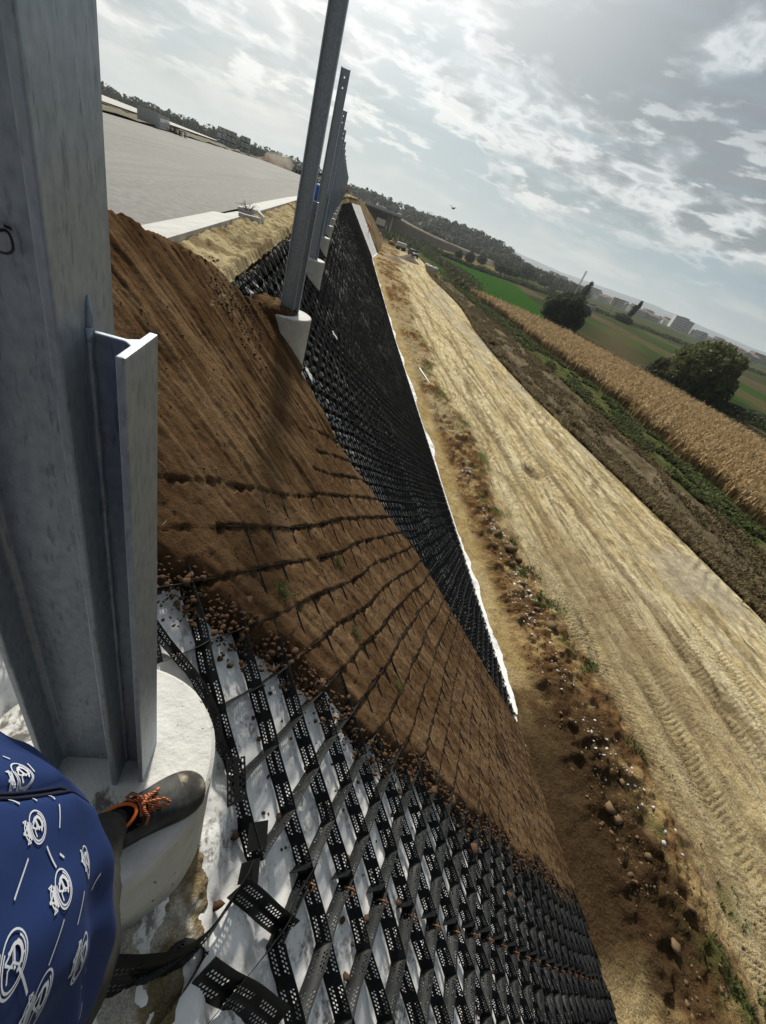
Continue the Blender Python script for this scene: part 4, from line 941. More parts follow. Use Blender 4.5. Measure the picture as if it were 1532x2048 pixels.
def make_shoe(heel, toe, parent):
    hl = Vector(heel); d = (Vector(toe)-hl); L = d.length; ang = math.atan2(d.y, d.x)
    root = bpy.data.objects.new('shoe', None); C.objects.link(root); root.parent = parent; root.location = hl-PL; root.rotation_euler = (0, 0, ang)
    # sections along x: (x, left half width, right half width, top height, roundness)
    S_ = [(0,.012,.012,.055),(.015,.030,.030,.072),(.05,.036,.036,.082),(.09,.036,.036,.086),(.12,.038,.036,.084),(.15,.042,.038,.076),(.18,.047,.041,.064),(.21,.050,.044,.054),(.235,.049,.045,.050),(.26,.044,.042,.047),(.28,.033,.034,.042),(.292,.020,.021,.033),(.297,.006,.006,.022)]
    S_ = [(x, a*1.2, b*1.2, h*1.08) for x, a, b, h in S_]; k = 22; vs = []; fs = []
    for (x, wl, wr_, h) in S_:
        for a in range(k+1):
            t = math.pi*a/k; cx_ = math.cos(t); sx_ = math.sin(t)
            yv = (wr_ if cx_ < 0 else wl)*math.copysign(abs(cx_)**.75, cx_); zv = .016+(h-.016)*abs(sx_)**.85
            vs.append((x*L/.297, yv, zv))
    n = len(S_)
    for i in range(n-1):
        x = S_[i][0]
        for a in range(k):
            t = (a+.5)/k
            if .015 <= x < .10 and .24 < t < .76: continue       # opening for the ankle
            fs.append((i*(k+1)+a, (i+1)*(k+1)+a, (i+1)*(k+1)+a+1, i*(k+1)+a+1))
    up = new_mesh('upper', vs, fs, [M_shoe, M_toe], root, smooth=True)
    for p in up.data.polygons:
        if p.center.x > .238 and p.center.z > .022: p.material_index = 1
    s1 = up.modifiers.new('s', 'SOLIDIFY'); s1.thickness = .004; s1.offset = -1
    su = up.modifiers.new('u', 'SUBSURF'); su.levels = su.render_levels = 1
    out = [(x*L/.297, -(wr_+.005)) for x, wl, wr_, h in S_]+[((.300)*L/.297, 0)]+[(x*L/.297, wl+.005) for x, wl, wr_, h in S_[::-1]]+[(-.005, 0)]
    m = MB(); tri_prism(m, out, 0, .018); sl = m.build('sole', M_sole, root, bevel=.004)
    # lining round the opening
    m = MB(); rim = []
    for t in np.linspace(0, 2*math.pi, 40): rim.append((.062+.049*math.cos(t), .030*math.sin(t), .089+.004*math.cos(t)))
    m.tube(rim, .0045, 8, cap=False); m.build('lining', M_orange, root, smooth=True)
    m = MB(); m.tube([(.06,0,.03),(.06,0,.082)], [.030,.030], 14); m.build('sock', M_jean, root, smooth=True)
    # tongue and seams
    m = MB()
    m.tube([(.105,-.030,.066),(.13,-.034,.060),(.160,-.038,.050),(.185,-.038,.034),(.19,-.040,.02)], .0016, 5); m.build('stitching', M_rust, root, smooth=True); m = MB(); m.tube([(.105,.030,.068),(.13,.034,.062),(.160,.040,.052),(.185,.042,.036),(.19,.044,.02)], .0016, 5)
    m.build('stitching', M_rust, root, smooth=True)
    # laces: crossings, a knot, two loops and two ends
    m = MB(); rr = .0042
    for x in (.118,.136,.154):
        z = float(np.interp(x, [s[0] for s in S_], [s[3] for s in S_]))+.002
        m.tube([(x,-.022,z-.006),(x+.003,-.010,z+.002),(x+.007,.010,z+.003),(x+.009,.022,z-.005)], rr, 7); m.tube([(x+.009,-.022,z-.007),(x+.006,-.010,z+.004),(x+.002,.010,z+.004),(x,.022,z-.004)], rr, 7)
    kx, kz = .130, .100
    m.tube([(kx-.008,-.006,kz-.002),(kx,0,kz+.004),(kx+.008,.006,kz-.002)], .006, 8)
    m.tube([(kx,.002,kz),(kx-.006,.018,kz+.010),(kx-.022,.036,kz+.008),(kx-.034,.038,kz-.004),(kx-.026,.024,kz-.004),(kx-.008,.012,kz+.002),(kx,.002,kz)], rr, 7)
    m.tube([(kx,0,kz),(kx+.020,-.008,kz+.008),(kx+.042,-.014,kz+.004),(kx+.056,-.022,kz-.014),(kx+.050,-.030,kz-.016),(kx+.030,-.022,kz-.002),(kx+.008,-.006,kz+.002)], rr, 7)
    m.tube([(kx,0,kz),(kx+.018,.010,kz+.004),(kx+.034,.016,kz-.006),(kx+.040,.024,kz-.018)], rr, 7); m.tube([(kx,0,kz),(kx-.004,-.016,kz+.002),(kx+.002,-.032,kz-.010),(kx-.006,-.042,kz-.026)], rr, 7)
    m.build('laces', M_lace, root, smooth=True)
make_shoe((-.292,.385,-1.5), (-.052,.540,-1.5), person)
make_shoe((-.55,.12,-1.5), (-.50,.40,-1.5), person)

# ------------------------------------------------------------------ plants: leaf-sized faces
def blades(name, px, py, pz, hgt, nb, wid, lean, mat, parent=None, droop=.5, seed=1):
    """grass and corn: px.. arrays of plant bases; nb blades each, two quads a blade"""
    r = np.random.default_rng(seed); n = len(px); N = n*nb
    X = np.repeat(px, nb); Y = np.repeat(py, nb); Z = np.repeat(pz, nb); H = np.repeat(hgt, nb)*(.55+.5*r.random(N))
    a = r.random(N)*2*np.pi; ln = lean*(.3+.9*r.random(N)); sw = wid*(.6+.8*r.random(N))
    zb = Z+H*r.random(N)*.45*(nb > 4); bx, by = X, Y
    mx_, my_ = bx+np.cos(a)*ln*H*.45, by+np.sin(a)*ln*H*.45; mz = zb+(H-(zb-Z))*.7
    tx, ty = bx+np.cos(a)*ln*H, by+np.sin(a)*ln*H; tz = zb+(H-(zb-Z))*(1-droop*r.random(N))
    ca, sa = -np.sin(a)*sw/2, np.cos(a)*sw/2
    V = np.stack([np.stack([bx-ca, by-sa, zb], -1), np.stack([bx+ca, by+sa, zb], -1), np.stack([mx_-ca, my_-sa, mz], -1), np.stack([mx_+ca, my_+sa, mz], -1), np.stack([tx-ca*.15, ty-sa*.15, tz], -1), np.stack([tx+ca*.15, ty+sa*.15, tz], -1)], 1)
    b = (np.arange(N)*6)[:, None]
    F = np.concatenate([b+np.array([0,1,3,2]), b+np.array([2,3,5,4])], 0)
    return new_mesh(name, V.reshape(-1,3), F, mat, parent)
def gz_at(x, y): h, _ = ground(x[:, None], y[:, None]); return ZG+h[:, 0]
# corn field
def corn_left(y): return 31.2+.35*np.sin(y*.8)+np.interp(y, [15,30,45,60,85,100], [-1.0,.6,2.2,.9,.2,-2.0])
def corn_right(y): return np.interp(y, [10,40,50,63,83,92,99], [55,53.5,53,51,46.5,40,29.5])
px_, py_ = [], []
for r_ in np.arange(28, 56, .62):
    yy = np.arange(4, 100, .27); yy = yy+rng.normal(size=len(yy))*.07; xx = r_+rng.normal(size=len(yy))*.09+.25*np.sin(yy*.2)
    k = (xx > corn_left(yy)) & (xx < corn_right(yy)) & (rng.random(len(yy)) > .04); px_.append(xx[k]); py_.append(yy[k])
px_ = np.concatenate(px_); py_ = np.concatenate(py_); print('corn', len(px_))
o = blades('corn_field', px_, py_, gz_at(px_, py_), 1.75+.35*rng.random(len(px_)), 9, .085, .42, M_corn, droop=.75, seed=3); tag(o, 'field of dry golden corn standing in rows beyond the haul road', 'corn', kind='stuff')
def scatter(n, fx, fy, dens=None, seed=5):
    r = np.random.default_rng(seed); y = fy(r.random(n)); x = fx(y, r.random(n), r)
    if dens is not None: k = r.random(n) < dens(x, y); x, y = x[k], y[k]
    return x, y
x, y = scatter(26000, lambda y, u, r: rd_r(y)+.5+2.3*u+.3*r.normal(size=len(y)), lambda u: 2+150*u**1.5, lambda x, y: sst(fbm(x*.8, y*.5, 501), .36, .52))
o = blades('dry_weeds', x, y, gz_at(x, y), .25+.55*rng.random(len(x))*fbm(x*.5, y*.3, 503)*1.6, 5, .05, .6, M_dryweed, seed=7); tag(o, 'brown dry weeds along the far edge of the haul road', 'weeds', kind='stuff')
x, y = scatter(26000, lambda y, u, r: 27.0+(corn_left(y)-27.3)*u, lambda u: 6+96*u**1.3, lambda x, y: sst(fbm(x*.9, y*.4, 511), .42, .60))
o = blades('green_weeds', x, y, gz_at(x, y), .15+.40*rng.random(len(x)), 4, .08, .7, M_greenweed, seed=9); tag(o, 'low green weeds between the dirt gully and the corn', 'weeds', kind='stuff')
x, y = scatter(26000, lambda y, u, r: 22.6+5*u, lambda u: 6+110*u**1.4, lambda x, y: sst(fbm(x*.9, y*.22, 515), .40, .62))
o = blades('gully_grass', x, y, gz_at(x, y), .1+.3*rng.random(len(x)), 4, .05, .6, M_dryweed, seed=10); tag(o, 'sparse dry grass in the dirt gully beside the haul road', 'grass', kind='stuff')
x, y = scatter(2600, lambda y, u, r: rd_l(y)-.2+.32*r.normal(size=len(y)), lambda u: -1+15*u, lambda x, y: sst(fbm(x*1.3, y*1.3, 95), .57, .62), 8)
o = blades('roadside_grass', x, y, gz_at(x, y), .05+.09*rng.random(len(x)), 4, .018, .8, M_greenweed, seed=11); tag(o, 'small green tufts at the near edge of the haul road', 'grass', kind='stuff')
# straws and tufts on the poured soil
V, F = [], []
m = MB()
for _ in range(420):
    i = rng.integers(60, S5.shape[0]-5); j = rng.integers(20, S5.shape[1]-60)
    if Y5[i,j] > fill_edge_far(S5[i,j])-.1 or Y5[i,j] < fill_edge_near(S5[i,j]): continue
    if V5[i,j,0] > 5: continue
    p = Vector(V5[i,j]); a = rng.random()*6.28; l = .03+.09*rng.random()**2; n_ = Vector((R2, 0, R2)); t_ = Vector((math.cos(a)*.5, math.sin(a), -math.cos(a)*.5)).normalized()
    m.tube([p, p+t_*l*.5+n_*l*.22*rng.random(), p+t_*l+n_*.004], [.0007,.0008,.0004], 3, cap=False)
M_straw = pmat('dry_straw', (.50,.42,.26), .8)
o = m.build('straws', M_straw); tag(o, 'thin dry straws and roots lying on the poured brown soil', 'straws', kind='stuff')
pt = []
for (s_c, y_c, n) in ((.18,1.98,60),(1.2,2.3,36),(.9,2.9,40),(2.0,2.2,24)):
    for _ in range(n): s = s_c+rng.normal()*.035; y = y_c+rng.normal()*.04; i = int(np.argmin(abs(S5[:,0]-s))); j = int((y-1.22)/.016); pt.append(V5[i,j])
pt = np.array(pt); o = blades('soil_grass', pt[:,0], pt[:,1], pt[:,2]-.005, .03+.06*rng.random(len(pt)), 3, .003, .9, M_greenweed, seed=12); tag(o, 'few sparse green grass tufts growing through the poured soil', 'grass', kind='stuff')
# dry tufts on the shoulder
x, y = scatter(5200, lambda y, u, r: -1.85+.95*u, lambda u: 4+28*u**1.6, lambda x, y: sst(fbm(x*3, y*2, 521), .42, .6), 14)
o = blades('shoulder_grass', x, y, -1.13+.008*y, .008+.022*rng.random(len(x)), 3, .005, 1.4, M_straw, seed=15); tag(o, 'short dry grass on the sandy shoulder between kerb and crest', 'grass', kind='stuff')
# dried twig on the kerb
m = MB(); kx = float(kerb_out(11.0))-.18
for k in range(16):
    a = k*2.4; l = .10+.14*rng.random(); p = Vector((kx+.05*math.cos(a), 11.3+.09*math.sin(a), -.94)); m.tube([p, p+Vector((math.cos(a)*l*.5, math.sin(a)*l*.5, .08+.08*rng.random())), p+Vector((math.cos(a)*l, math.sin(a)*l, .02+.14*rng.random()))], [.006,.004,.002], 4)
M_twig = pmat('red_brown_twig', (.16,.075,.05), .9); tag(m.build('twig_bundle', M_twig), 'reddish dry twigs lying on the kerb by the drain outlet', 'twigs')

def crown_mesh(name, lobes, n, leaf, mat, parent, seed, droop=0.0, hollow=.55, elong=1.6):
    r = np.random.default_rng(seed); w_ = np.array([l[3]*l[4]*l[5] for l in lobes]); k = r.choice(len(lobes), n, p=w_/w_.sum()); L = np.array(lobes)[k]
    d = r.normal(size=(n,3)); d /= np.linalg.norm(d, axis=1)[:,None]
    rad = (hollow+(1-hollow)*r.random(n)**.6)
    nz = np.array([mnoise.noise(Vector(tuple(v*2.3))+Vector((seed,0,0))) for v in d[:]]) if n < 60000 else 0
    rad = rad*(1+.42*nz)
    c = L[:, :3]+d*L[:, 3:6]*rad[:,None]
    cl = r.normal(size=(max(n//14, 1), 3)); idx = r.integers(0, len(cl), n)
    nr = d*.6+r.normal(size=(n,3))*.6; nr /= np.linalg.norm(nr, axis=1)[:,None]
    up = np.tile(np.array([0,0,1.]), (n,1))*(-1 if droop else 1)+r.normal(size=(n,3))*(.45 if droop else .9)
    t = up-nr*np.sum(up*nr, axis=1)[:,None]; t /= np.linalg.norm(t, axis=1)[:,None]+1e-9; b = np.cross(nr, t)
    s = leaf*(.5+r.random(n))[:,None]; e = elong*(1+droop)
    V = np.stack([c-b*s*.5, c+t*s*e*.5-b*s*.05, c+b*s*.5, c-t*s*e*.5], 1)
    return new_mesh(name, V.reshape(-1,3), np.arange(4*n).reshape(-1,4), mat, parent)
def tree(name, x, y, z, lobes, n, leaf, mat, label, cat='tree', group=None, trunk=(.25, 2.0), seed=1, droop=0.0, limbs=5, lean=(0,0)):
    root = empty(name, (x, y, z)); tag(root, label, cat, group)
    if n > 2500:
        r0 = random.Random(seed*7); b0 = lobes[0]; lobes = list(lobes)
        for _ in range(12):
            a = r0.uniform(0, 6.28); e = r0.uniform(-.3, 1.1); k0 = r0.uniform(.20, .36); lobes.append((b0[0]+math.cos(a)*math.cos(e)*b0[3]*.92, b0[1]+math.sin(a)*math.cos(e)*b0[4]*.92, b0[2]+math.sin(e)*b0[5]*1.0, b0[3]*k0, b0[4]*k0, b0[5]*k0*1.2))
    m = MB(); top = Vector((lean[0]*.5, lean[1]*.5, trunk[1])); m.tube([(0,0,-.3), (top.x*.4, top.y*.4, trunk[1]*.5), top], [trunk[0]*1.25, trunk[0], trunk[0]*.7], 8)
    r = random.Random(seed)
    for k in range(limbs):
        l = lobes[r.randrange(len(lobes))]; e = Vector((l[0]+r.uniform(-.6,.6)*l[3], l[1]+r.uniform(-.6,.6)*l[4], l[2]+r.uniform(-.3,.6)*l[5])); mid = (top+e)/2+Vector((r.uniform(-.3,.3), r.uniform(-.3,.3), .2)); m.tube([top*.8, mid, e], [trunk[0]*.55, trunk[0]*.3, trunk[0]*.08], 6)
    m.build('trunk', M_bark, root, smooth=True)
    crown_mesh('crown', lobes, n, leaf, mat, root, seed, droop); return root
tree('willow_tree', 52.5, 101, gh(52.5, 101)-.2, [(0,0,3.4,4.6,5.0,3.6),(-2.6,-.5,2.6,2.8,3,2.6),(2.4,.6,3.2,3.2,3.4,3.2),(.5,0,5.0,2.6,2.8,2.0)], 11000, .36, M_darkleaf, 'round dark willow standing at the far edge of the corn, left of the bigger one', 'tree', None, (.4,2.0), 11, .6)
tree('willow_tree', 62, 66, gh(62, 66)-.4, [(0,0,4.4,4.9,5.2,4.3),(-3.2,-1.0,3.4,2.8,3.4,3.2),(3.0,1.0,3.8,3.4,3.4,3.6),(.4,0,6.4,3.0,3.2,2.2),(1.4,-2.8,3,3,2.8,2.8)], 15000, .32, M_willow, 'largest round willow with yellow green top beyond the corn on the right', 'tree', None, (.5,2.2), 12, .6)
tree('willow_bush', 58.2, 69.2, gh(58.2, 69.2)-.3, [(0,0,1.9,2.0,2.2,2.0),(-1.4,.5,1.3,1.4,1.6,1.3)], 3200, .26, M_olive, 'low grey green bush close against the left side of the largest willow', 'bush', None, (.15,.8), 13, .5)
tree('poplar_tree', 164, 245, gh(164, 245), [(.2,0,4,1.2,1.2,2.8),(1.6,.6,7.2,1.3,1.3,3.0),(3.4,1.2,10.4,.9,.9,2.4)], 1900, .55, M_darkleaf, 'wind bent poplar leaning out of a round bush in the plain', 'tree', None, (.2,3), 14, 0, 4, (1.5,.5))
tree('round_bush', 160, 243, gh(160, 243), [(0,0,1.9,5.0,5.0,2.4),(3,-1,1.4,3,3,1.8)], 2400, .5, M_olive, 'wide round bush at the foot of the wind bent poplar', 'bush', None, (.2,.8), 15)
tree('poplar_tree', 133, 247, gh(133, 247), [(0,0,4,2.0,2.0,3.0),(.8,0,7.4,1.8,1.8,3.2),(1.8,0,10.6,1.1,1.1,2.0),(-1.4,0,3,1.6,1.6,2.2)], 1900, .55, M_darkleaf, 'ragged upright poplar left of the bent one, near the small white shed', 'tree', None, (.25,2.5), 16)
k = 0
for (x, y, r_, hh) in ((128,322,8,9.5),(112,300,6,5.5),(104,290,5,4.2),(96,283,5,5),(88,300,5,6),(150,340,5,4),(78,290,4,4.4),(140,300,4,3),(70,262,4,5),(62,255,3,4),(120,255,3.5,2.8),(118,208,3,1.8),(104,182,3,2.2)):
    k += 1
    dark = k == 1
    tree('field_tree' if hh > 3.5 else 'field_bush', x, y, gh(x, y), [(0,0,hh*.5,r_*.55,r_*.55,hh*.5),(r_*.3,0,hh*.4,r_*.4,r_*.4,hh*.36),(-r_*.3,.5,hh*.38,r_*.42,r_*.4,hh*.34)], 900 if dark else 520, .7 if hh > 3.5 else .4, M_darkleaf if k % 3 else M_olive,
         'tallest dark round tree in the hedgerow left of the corn willow' if dark else ('dark tree in the hedgerow across the green plain' if hh > 3.5 else 'low dull bush among the fields of the plain'), 'tree' if hh > 3.5 else 'bush', None if dark else ('trees of the hedgerow' if hh > 3.5 else 'bushes among the fields'), (.15, hh*.3), 20+k, 0, 2)
# low hedges along the corn's far edge and among the fields
def shrubs(name, path, n, w_, h_, leaf, mat, label, seed, z=None):
    r = np.random.default_rng(seed); t = r.random(n)*(len(path)-1); i = t.astype(int); f = (t-i)[:,None]; p = np.array(path, dtype=float); c = p[i]*(1-f)+p[i+1]*f; c = c+r.normal(size=(n,2))*w_
    hh = h_*(.35+.9*fbm(c[:,0]*.12, c[:,1]*.12, seed)); zz = gz_at(c[:,0], c[:,1]) if z is None else z+0*c[:,0]
    C3 = np.stack([c[:,0], c[:,1], zz+hh*r.random(n)**.8], -1); nr = r.normal(size=(n,3)); nr /= np.linalg.norm(nr, axis=1)[:,None]; t_ = np.cross(nr, r.normal(size=(n,3))); t_ /= np.linalg.norm(t_, axis=1)[:,None]; b = np.cross(nr, t_); s = leaf*(.5+r.random(n))[:,None]
    V = np.stack([C3-b*s*.5, C3+t_*s*.7, C3+b*s*.5, C3-t_*s*.7], 1)
    o = new_mesh(name, V.reshape(-1,3), np.arange(4*n).reshape(-1,4), mat); tag(o, label, 'shrubs', kind='stuff')
shrubs('hedge_scrub', [(55,38),(55,52),(53.5,66),(50,86)], 6500, .9, 1.5, .3, M_olive, 'straggling grey green scrub along the far edge of the corn', 601)
shrubs('hedge_scrub', [(57,68),(70,60),(84,50),(96,44)], 5200, 1.4, 1.8, .32, M_darkleaf, 'dark scrub trailing right from the foot of the largest willow', 602)
shrubs('plain_scrub', [(30,105),(36,150),(34,200),(28,240)], 5200, 2.2, 2.0, .5, M_olive, 'rough scrub between the haul road and the bright green field', 603)
shrubs('plain_scrub', [(40,232),(60,215),(90,228),(130,245)], 5000, 2.0, 2.0, .6, M_darkleaf, 'dark scrub line across the far end of the green field', 604)
shrubs('plain_scrub', [(20,185),(26,210),(34,232),(45,250)], 4200, 4.0, 2.6, .6, M_darkleaf, 'dark scrub on the flat below the bridge', 605)
shrubs('plain_scrub', [(120,260),(170,250),(230,250),(300,240)], 5000, 3.5, 2.0, .7, M_darkleaf, 'thin scrub along the field banks of the plain', 606)

# ------------------------------------------------------------------ hills and woods on the horizon
def ridge(name, pts, width, base, mat=None):
    """pts: (x, y, height) along the ridge"""
    p = np.array(pts, dtype=float); t = np.linspace(0, len(p)-1, 120); i = np.minimum(t.astype(int), len(p)-2); f = (t-i)[:,None]; c = p[i]*(1-f)+p[i+1]*f
    q = np.linspace(-1, 1, 21); V = []
    for k in range(120):
        for u in q: V.append((c[k,0], c[k,1]+u*width, base-.5+(c[k,2]-base)*math.cos(u*math.pi/2)**1.3*(1+.12*(float(fbm(np.array(c[k,0]*.02), np.array(u*2.), 9))-.5))))
    o = new_mesh(name, V, grid_faces(120, 21)[:, ::-1].copy(), mat or M_forestfloor, smooth=True); tag(o, kind='structure'); return c
M_forestfloor = pmat('hill_ground', None, .95, 0, [(.04,.045,.03), (.09,.08,.05)], .05, 5)
M_bankdry = pmat('dry_bank', None, .95, 0, [(.12,.095,.06), (.20,.16,.10)], .15, 6)
c1 = ridge('hill', [(-10,640,-1),(30,620,2.5),(90,600,1.5),(130,600,4.5),(160,600,5.0),(185,595,2.5),(200,590,-5.5),(230,590,-9.4)], 110, -9.4)
def wood(name, pts, spread, n, h, leaf, mat, label, seed, per=44):
    """a far-off wood: many small crowns of leaf faces"""
    r = np.random.default_rng(seed); p = np.array(pts, dtype=float); t = r.random(n)*(len(p)-1); i = t.astype(int); f = (t-i)[:,None]; c = p[i]*(1-f)+p[i+1]*f
    u = r.random(n)*2-1; c[:,1] += u*spread; c[:,0] += r.normal(size=n)*4; base = c[:,2].copy()
    if c.shape[1] > 3: base = c[:,3]+(c[:,2]-c[:,3])*np.cos(u*math.pi/2)**1.3
    H = h*(.6+.7*r.random(n)); N = n*per; k = np.repeat(np.arange(n), per); d = r.normal(size=(N,3)); d /= np.linalg.norm(d, axis=1)[:,None]
    C3 = np.stack([c[k,0]+d[:,0]*H[k]*.36, c[k,1]+d[:,1]*H[k]*.36, base[k]+H[k]*.52+d[:,2]*H[k]*.48], -1)
    nr = d+r.normal(size=(N,3))*.5; nr /= np.linalg.norm(nr, axis=1)[:,None]; t_ = np.cross(nr, r.normal(size=(N,3))); t_ /= np.linalg.norm(t_, axis=1)[:,None]; b = np.cross(nr, t_); s = leaf*(.5+r.random(N))[:,None]
    V = np.stack([C3-b*s*.5, C3+t_*s*.6, C3+b*s*.5, C3-t_*s*.6], 1)
    o = new_mesh(name, V.reshape(-1,3), np.arange(4*N).reshape(-1,4), mat); tag(o, label, 'woodland', kind='stuff')
wood('hill_wood', [(-10,640,-1,-9),(30,620,2.5,-9),(90,600,1.5,-9),(130,600,4.5,-9),(160,600,5.0,-9),(185,595,2.5,-9),(200,590,-5.5,-9)], 108, 900, 8, 2.0, M_forest, 'far wooded hill behind the bridge and the crane', 701)
wood('plain_wood', [(60,420,-9),(110,400,-9),(150,390,-9),(190,420,-9),(250,470,-9)], 30, 240, 7, 1.6, M_forest, 'belt of trees across the plain below the wooded hill', 702)
wood('horizon_wood', [(180,700,-9),(300,760,-9),(420,800,-9)], 60, 260, 8, 2.2, M_forest, 'far tree belt on the horizon right of the hill', 703)
wood('left_wood', [(-260,420,-3),(-200,430,-3),(-150,440,-3),(-110,450,-2.5),(-70,460,-1.5),(-30,470,-1.5)], 30, 520, 8.5, 1.6, M_forest, 'long belt of trees on the horizon beyond the carriageway', 704)
# distant blue range
M_blueh = pmat('distant_range', (.10,.125,.15), 1)
ridge('distant_hills', [(900,5200,10),(1600,5000,70),(2300,4900,45),(3200,4600,75),(4200,4200,40),(5200,3600,60)], 500, -12, M_blueh)

# dry bank beyond the bridge that carries the next road
V = []
pth = [(27,262,-1.6),(40,285,-3.0),(60,312,-4.2),(90,350,-5.2),(125,385,-6.4),(170,420,-8.0),(200,440,-9)]
p = np.array(pth, float); t = np.linspace(0, len(p)-1, 60); i = np.minimum(t.astype(int), len(p)-2); f = (t-i)[:,None]; cpt = p[i]*(1-f)+p[i+1]*f
for k in range(60):
    for u in np.linspace(-1, 1, 15):
        tp = max(0, min(1, (1-abs(u))*1.9)); V.append((cpt[k,0]-u*-14*.5, cpt[k,1]+u*20, ZG-.2+(cpt[k,2]-ZG+.2)*tp+.5*(float(fbm(np.array(k*.4), np.array(u*3)))-.5)*tp))
o = new_mesh('dry_bank', V, grid_faces(60, 15)[:, ::-1].copy(), M_bankdry, smooth=True); tag(o, kind='structure')

# ------------------------------------------------------------------ bridge, crane, town
M_concd = pmat('dull_bridge_concrete', None, .9, 0, [(.20,.20,.19), (.32,.32,.30)], .6, 5)
br = empty('bridge', (17, 240, ZG)); tag(br, 'short grey concrete road bridge with a dark deck beyond the end of the embankment', 'bridge')
m = MB(); m.box(-9, 9, -1, 22, 7.2, 8.3); m.build('deck', M_concd, br)
m = MB(); m.box(8.6, 9.0, -1, 22, 8.303, 9.2); m.box(-9, 9, -1.25, -1.003, 7.9, 8.9); m.build('parapet', M_kerb, br)
m = MB(); m.box(4.6, 5.6, 0, 21, 0, 7.197); m.build('abutment', M_kerb, br)
m = MB(); m.box(-9.0, 4.2, 12, 13.2, 0, 7.197); m.build('pier_wall', M_concd, br)
m = MB(); m.box(-8.5, 8.9, -1.6, -1.253, 7.0, 7.5); m.build('girder', M_steel_black, br)
# concrete spillway on the embankment flank
sp_ = empty('spillway', (8.6, 128, -3.0)); sp_.scale = (.5,.5,.5); tag(sp_, 'pale flared concrete chute stuck in the brown bank', 'spillway')
m = MB(); m.prism([(-1.0,-1.2),(3.4,-2.2),(3.4,2.0),(-1.0,1.0)], -.1, .3); m.build('apron', M_kerb, sp_)
m = MB(); m.prism([(-1.0,-1.5),(3.4,-2.6),(3.4,-2.203),(-1.0,-1.203)], -1.3, 1.3); m.build('side_wall', M_kerb, sp_); m = MB(); m.prism([(-1.0,1.003),(3.4,2.003),(3.4,2.4),(-1.0,1.3)], -1.3, 1.3); m.build('side_wall', M_kerb, sp_)

M_crane = pmat('crane_paint', (.42,.42,.38), .6)
def lattice(m, a, b, w_, nseg, r=.10):
    a, b = Vector(a), Vector(b); t = (b-a).normalized(); u = t.orthogonal().normalized(); v = t.cross(u); cs = [u*w_+v*w_, -u*w_+v*w_, -u*w_-v*w_, u*w_-v*w_]
    for c in cs: m.tube([a+c, b+c], r, 4)
    for i in range(nseg):
        p, q = a.lerp(b, i/nseg), a.lerp(b, (i+1)/nseg)
        for k in range(4): m.tube([p+cs[k], q+cs[(k+1)%4]], r*.6, 3)
cr = empty('tower_crane', (70, 430, -9)); tag(cr, 'tower crane with a long jib in front of the wooded hill', 'crane')
m = MB(); lattice(m, (0,0,0), (0,0,14), .7, 14, .16); m.build('mast', M_crane, cr)
m = MB(); lattice(m, (0,0,14.6), (-27,5,15.8), .45, 26, .11); lattice(m, (0,0,14.6), (7,-1.3,14.4), .45, 6, .12); m.tube([(0,0,15),(0,0,18.5)], .22, 4); m.tube([(0,0,18.4),(-18,3.4,15.6)], .07, 3); m.tube([(0,0,18.4),(6.5,-1.2,14.8)], .07, 3); m.build('jib', M_crane, cr)
m = MB(); m.box(5, 7.2, -2.2, -.4, 12.4, 14.3); m.build('counterweight', M_concd, cr)
m = MB(); m.box(.8, 2.2, -.8, .8, 12.2, 14.0); m.build('cab', M_white, cr)

M_roof = pmat('tiled_roof', None, .85, 0, [(.20,.14,.11), (.30,.21,.17)], .3, 3)
def win_extra(T, v, col, bs):
    x, y, z = T.sep(T.node('ShaderNodeTexCoord').outputs['Object'])
    f = lambda a, p: T.math('LESS_THAN', T.math('ABSOLUTE', T.math('SUBTRACT', T.math('FRACT', T.math('DIVIDE', a, p)), .5)), .24)
    w_ = T.math('MULTIPLY', f(T.math('ADD', x, y), 3.1), f(z, 2.9)); up = T.math('LESS_THAN', T.node('ShaderNodeNewGeometry').outputs['Normal'] if False else T.sep(T.node('ShaderNodeNewGeometry').outputs['Normal'])[2], .5)
    return T.mix(T.math('MULTIPLY', w_, up), col, (.08,.09,.10))
M_winm = pmat('dark_window', (.05,.06,.07), .3)
M_wallp = pmat('pale_render', None, .85, 0, [(.50,.49,.46), (.68,.67,.65)], .08, 2, extra=win_extra)
M_walld = pmat('buff_render', None, .85, 0, [(.30,.24,.19), (.48,.42,.36)], .06, 2, extra=win_extra)
M_plainw = pmat('pale_tower_wall', (.55,.55,.54), .85)
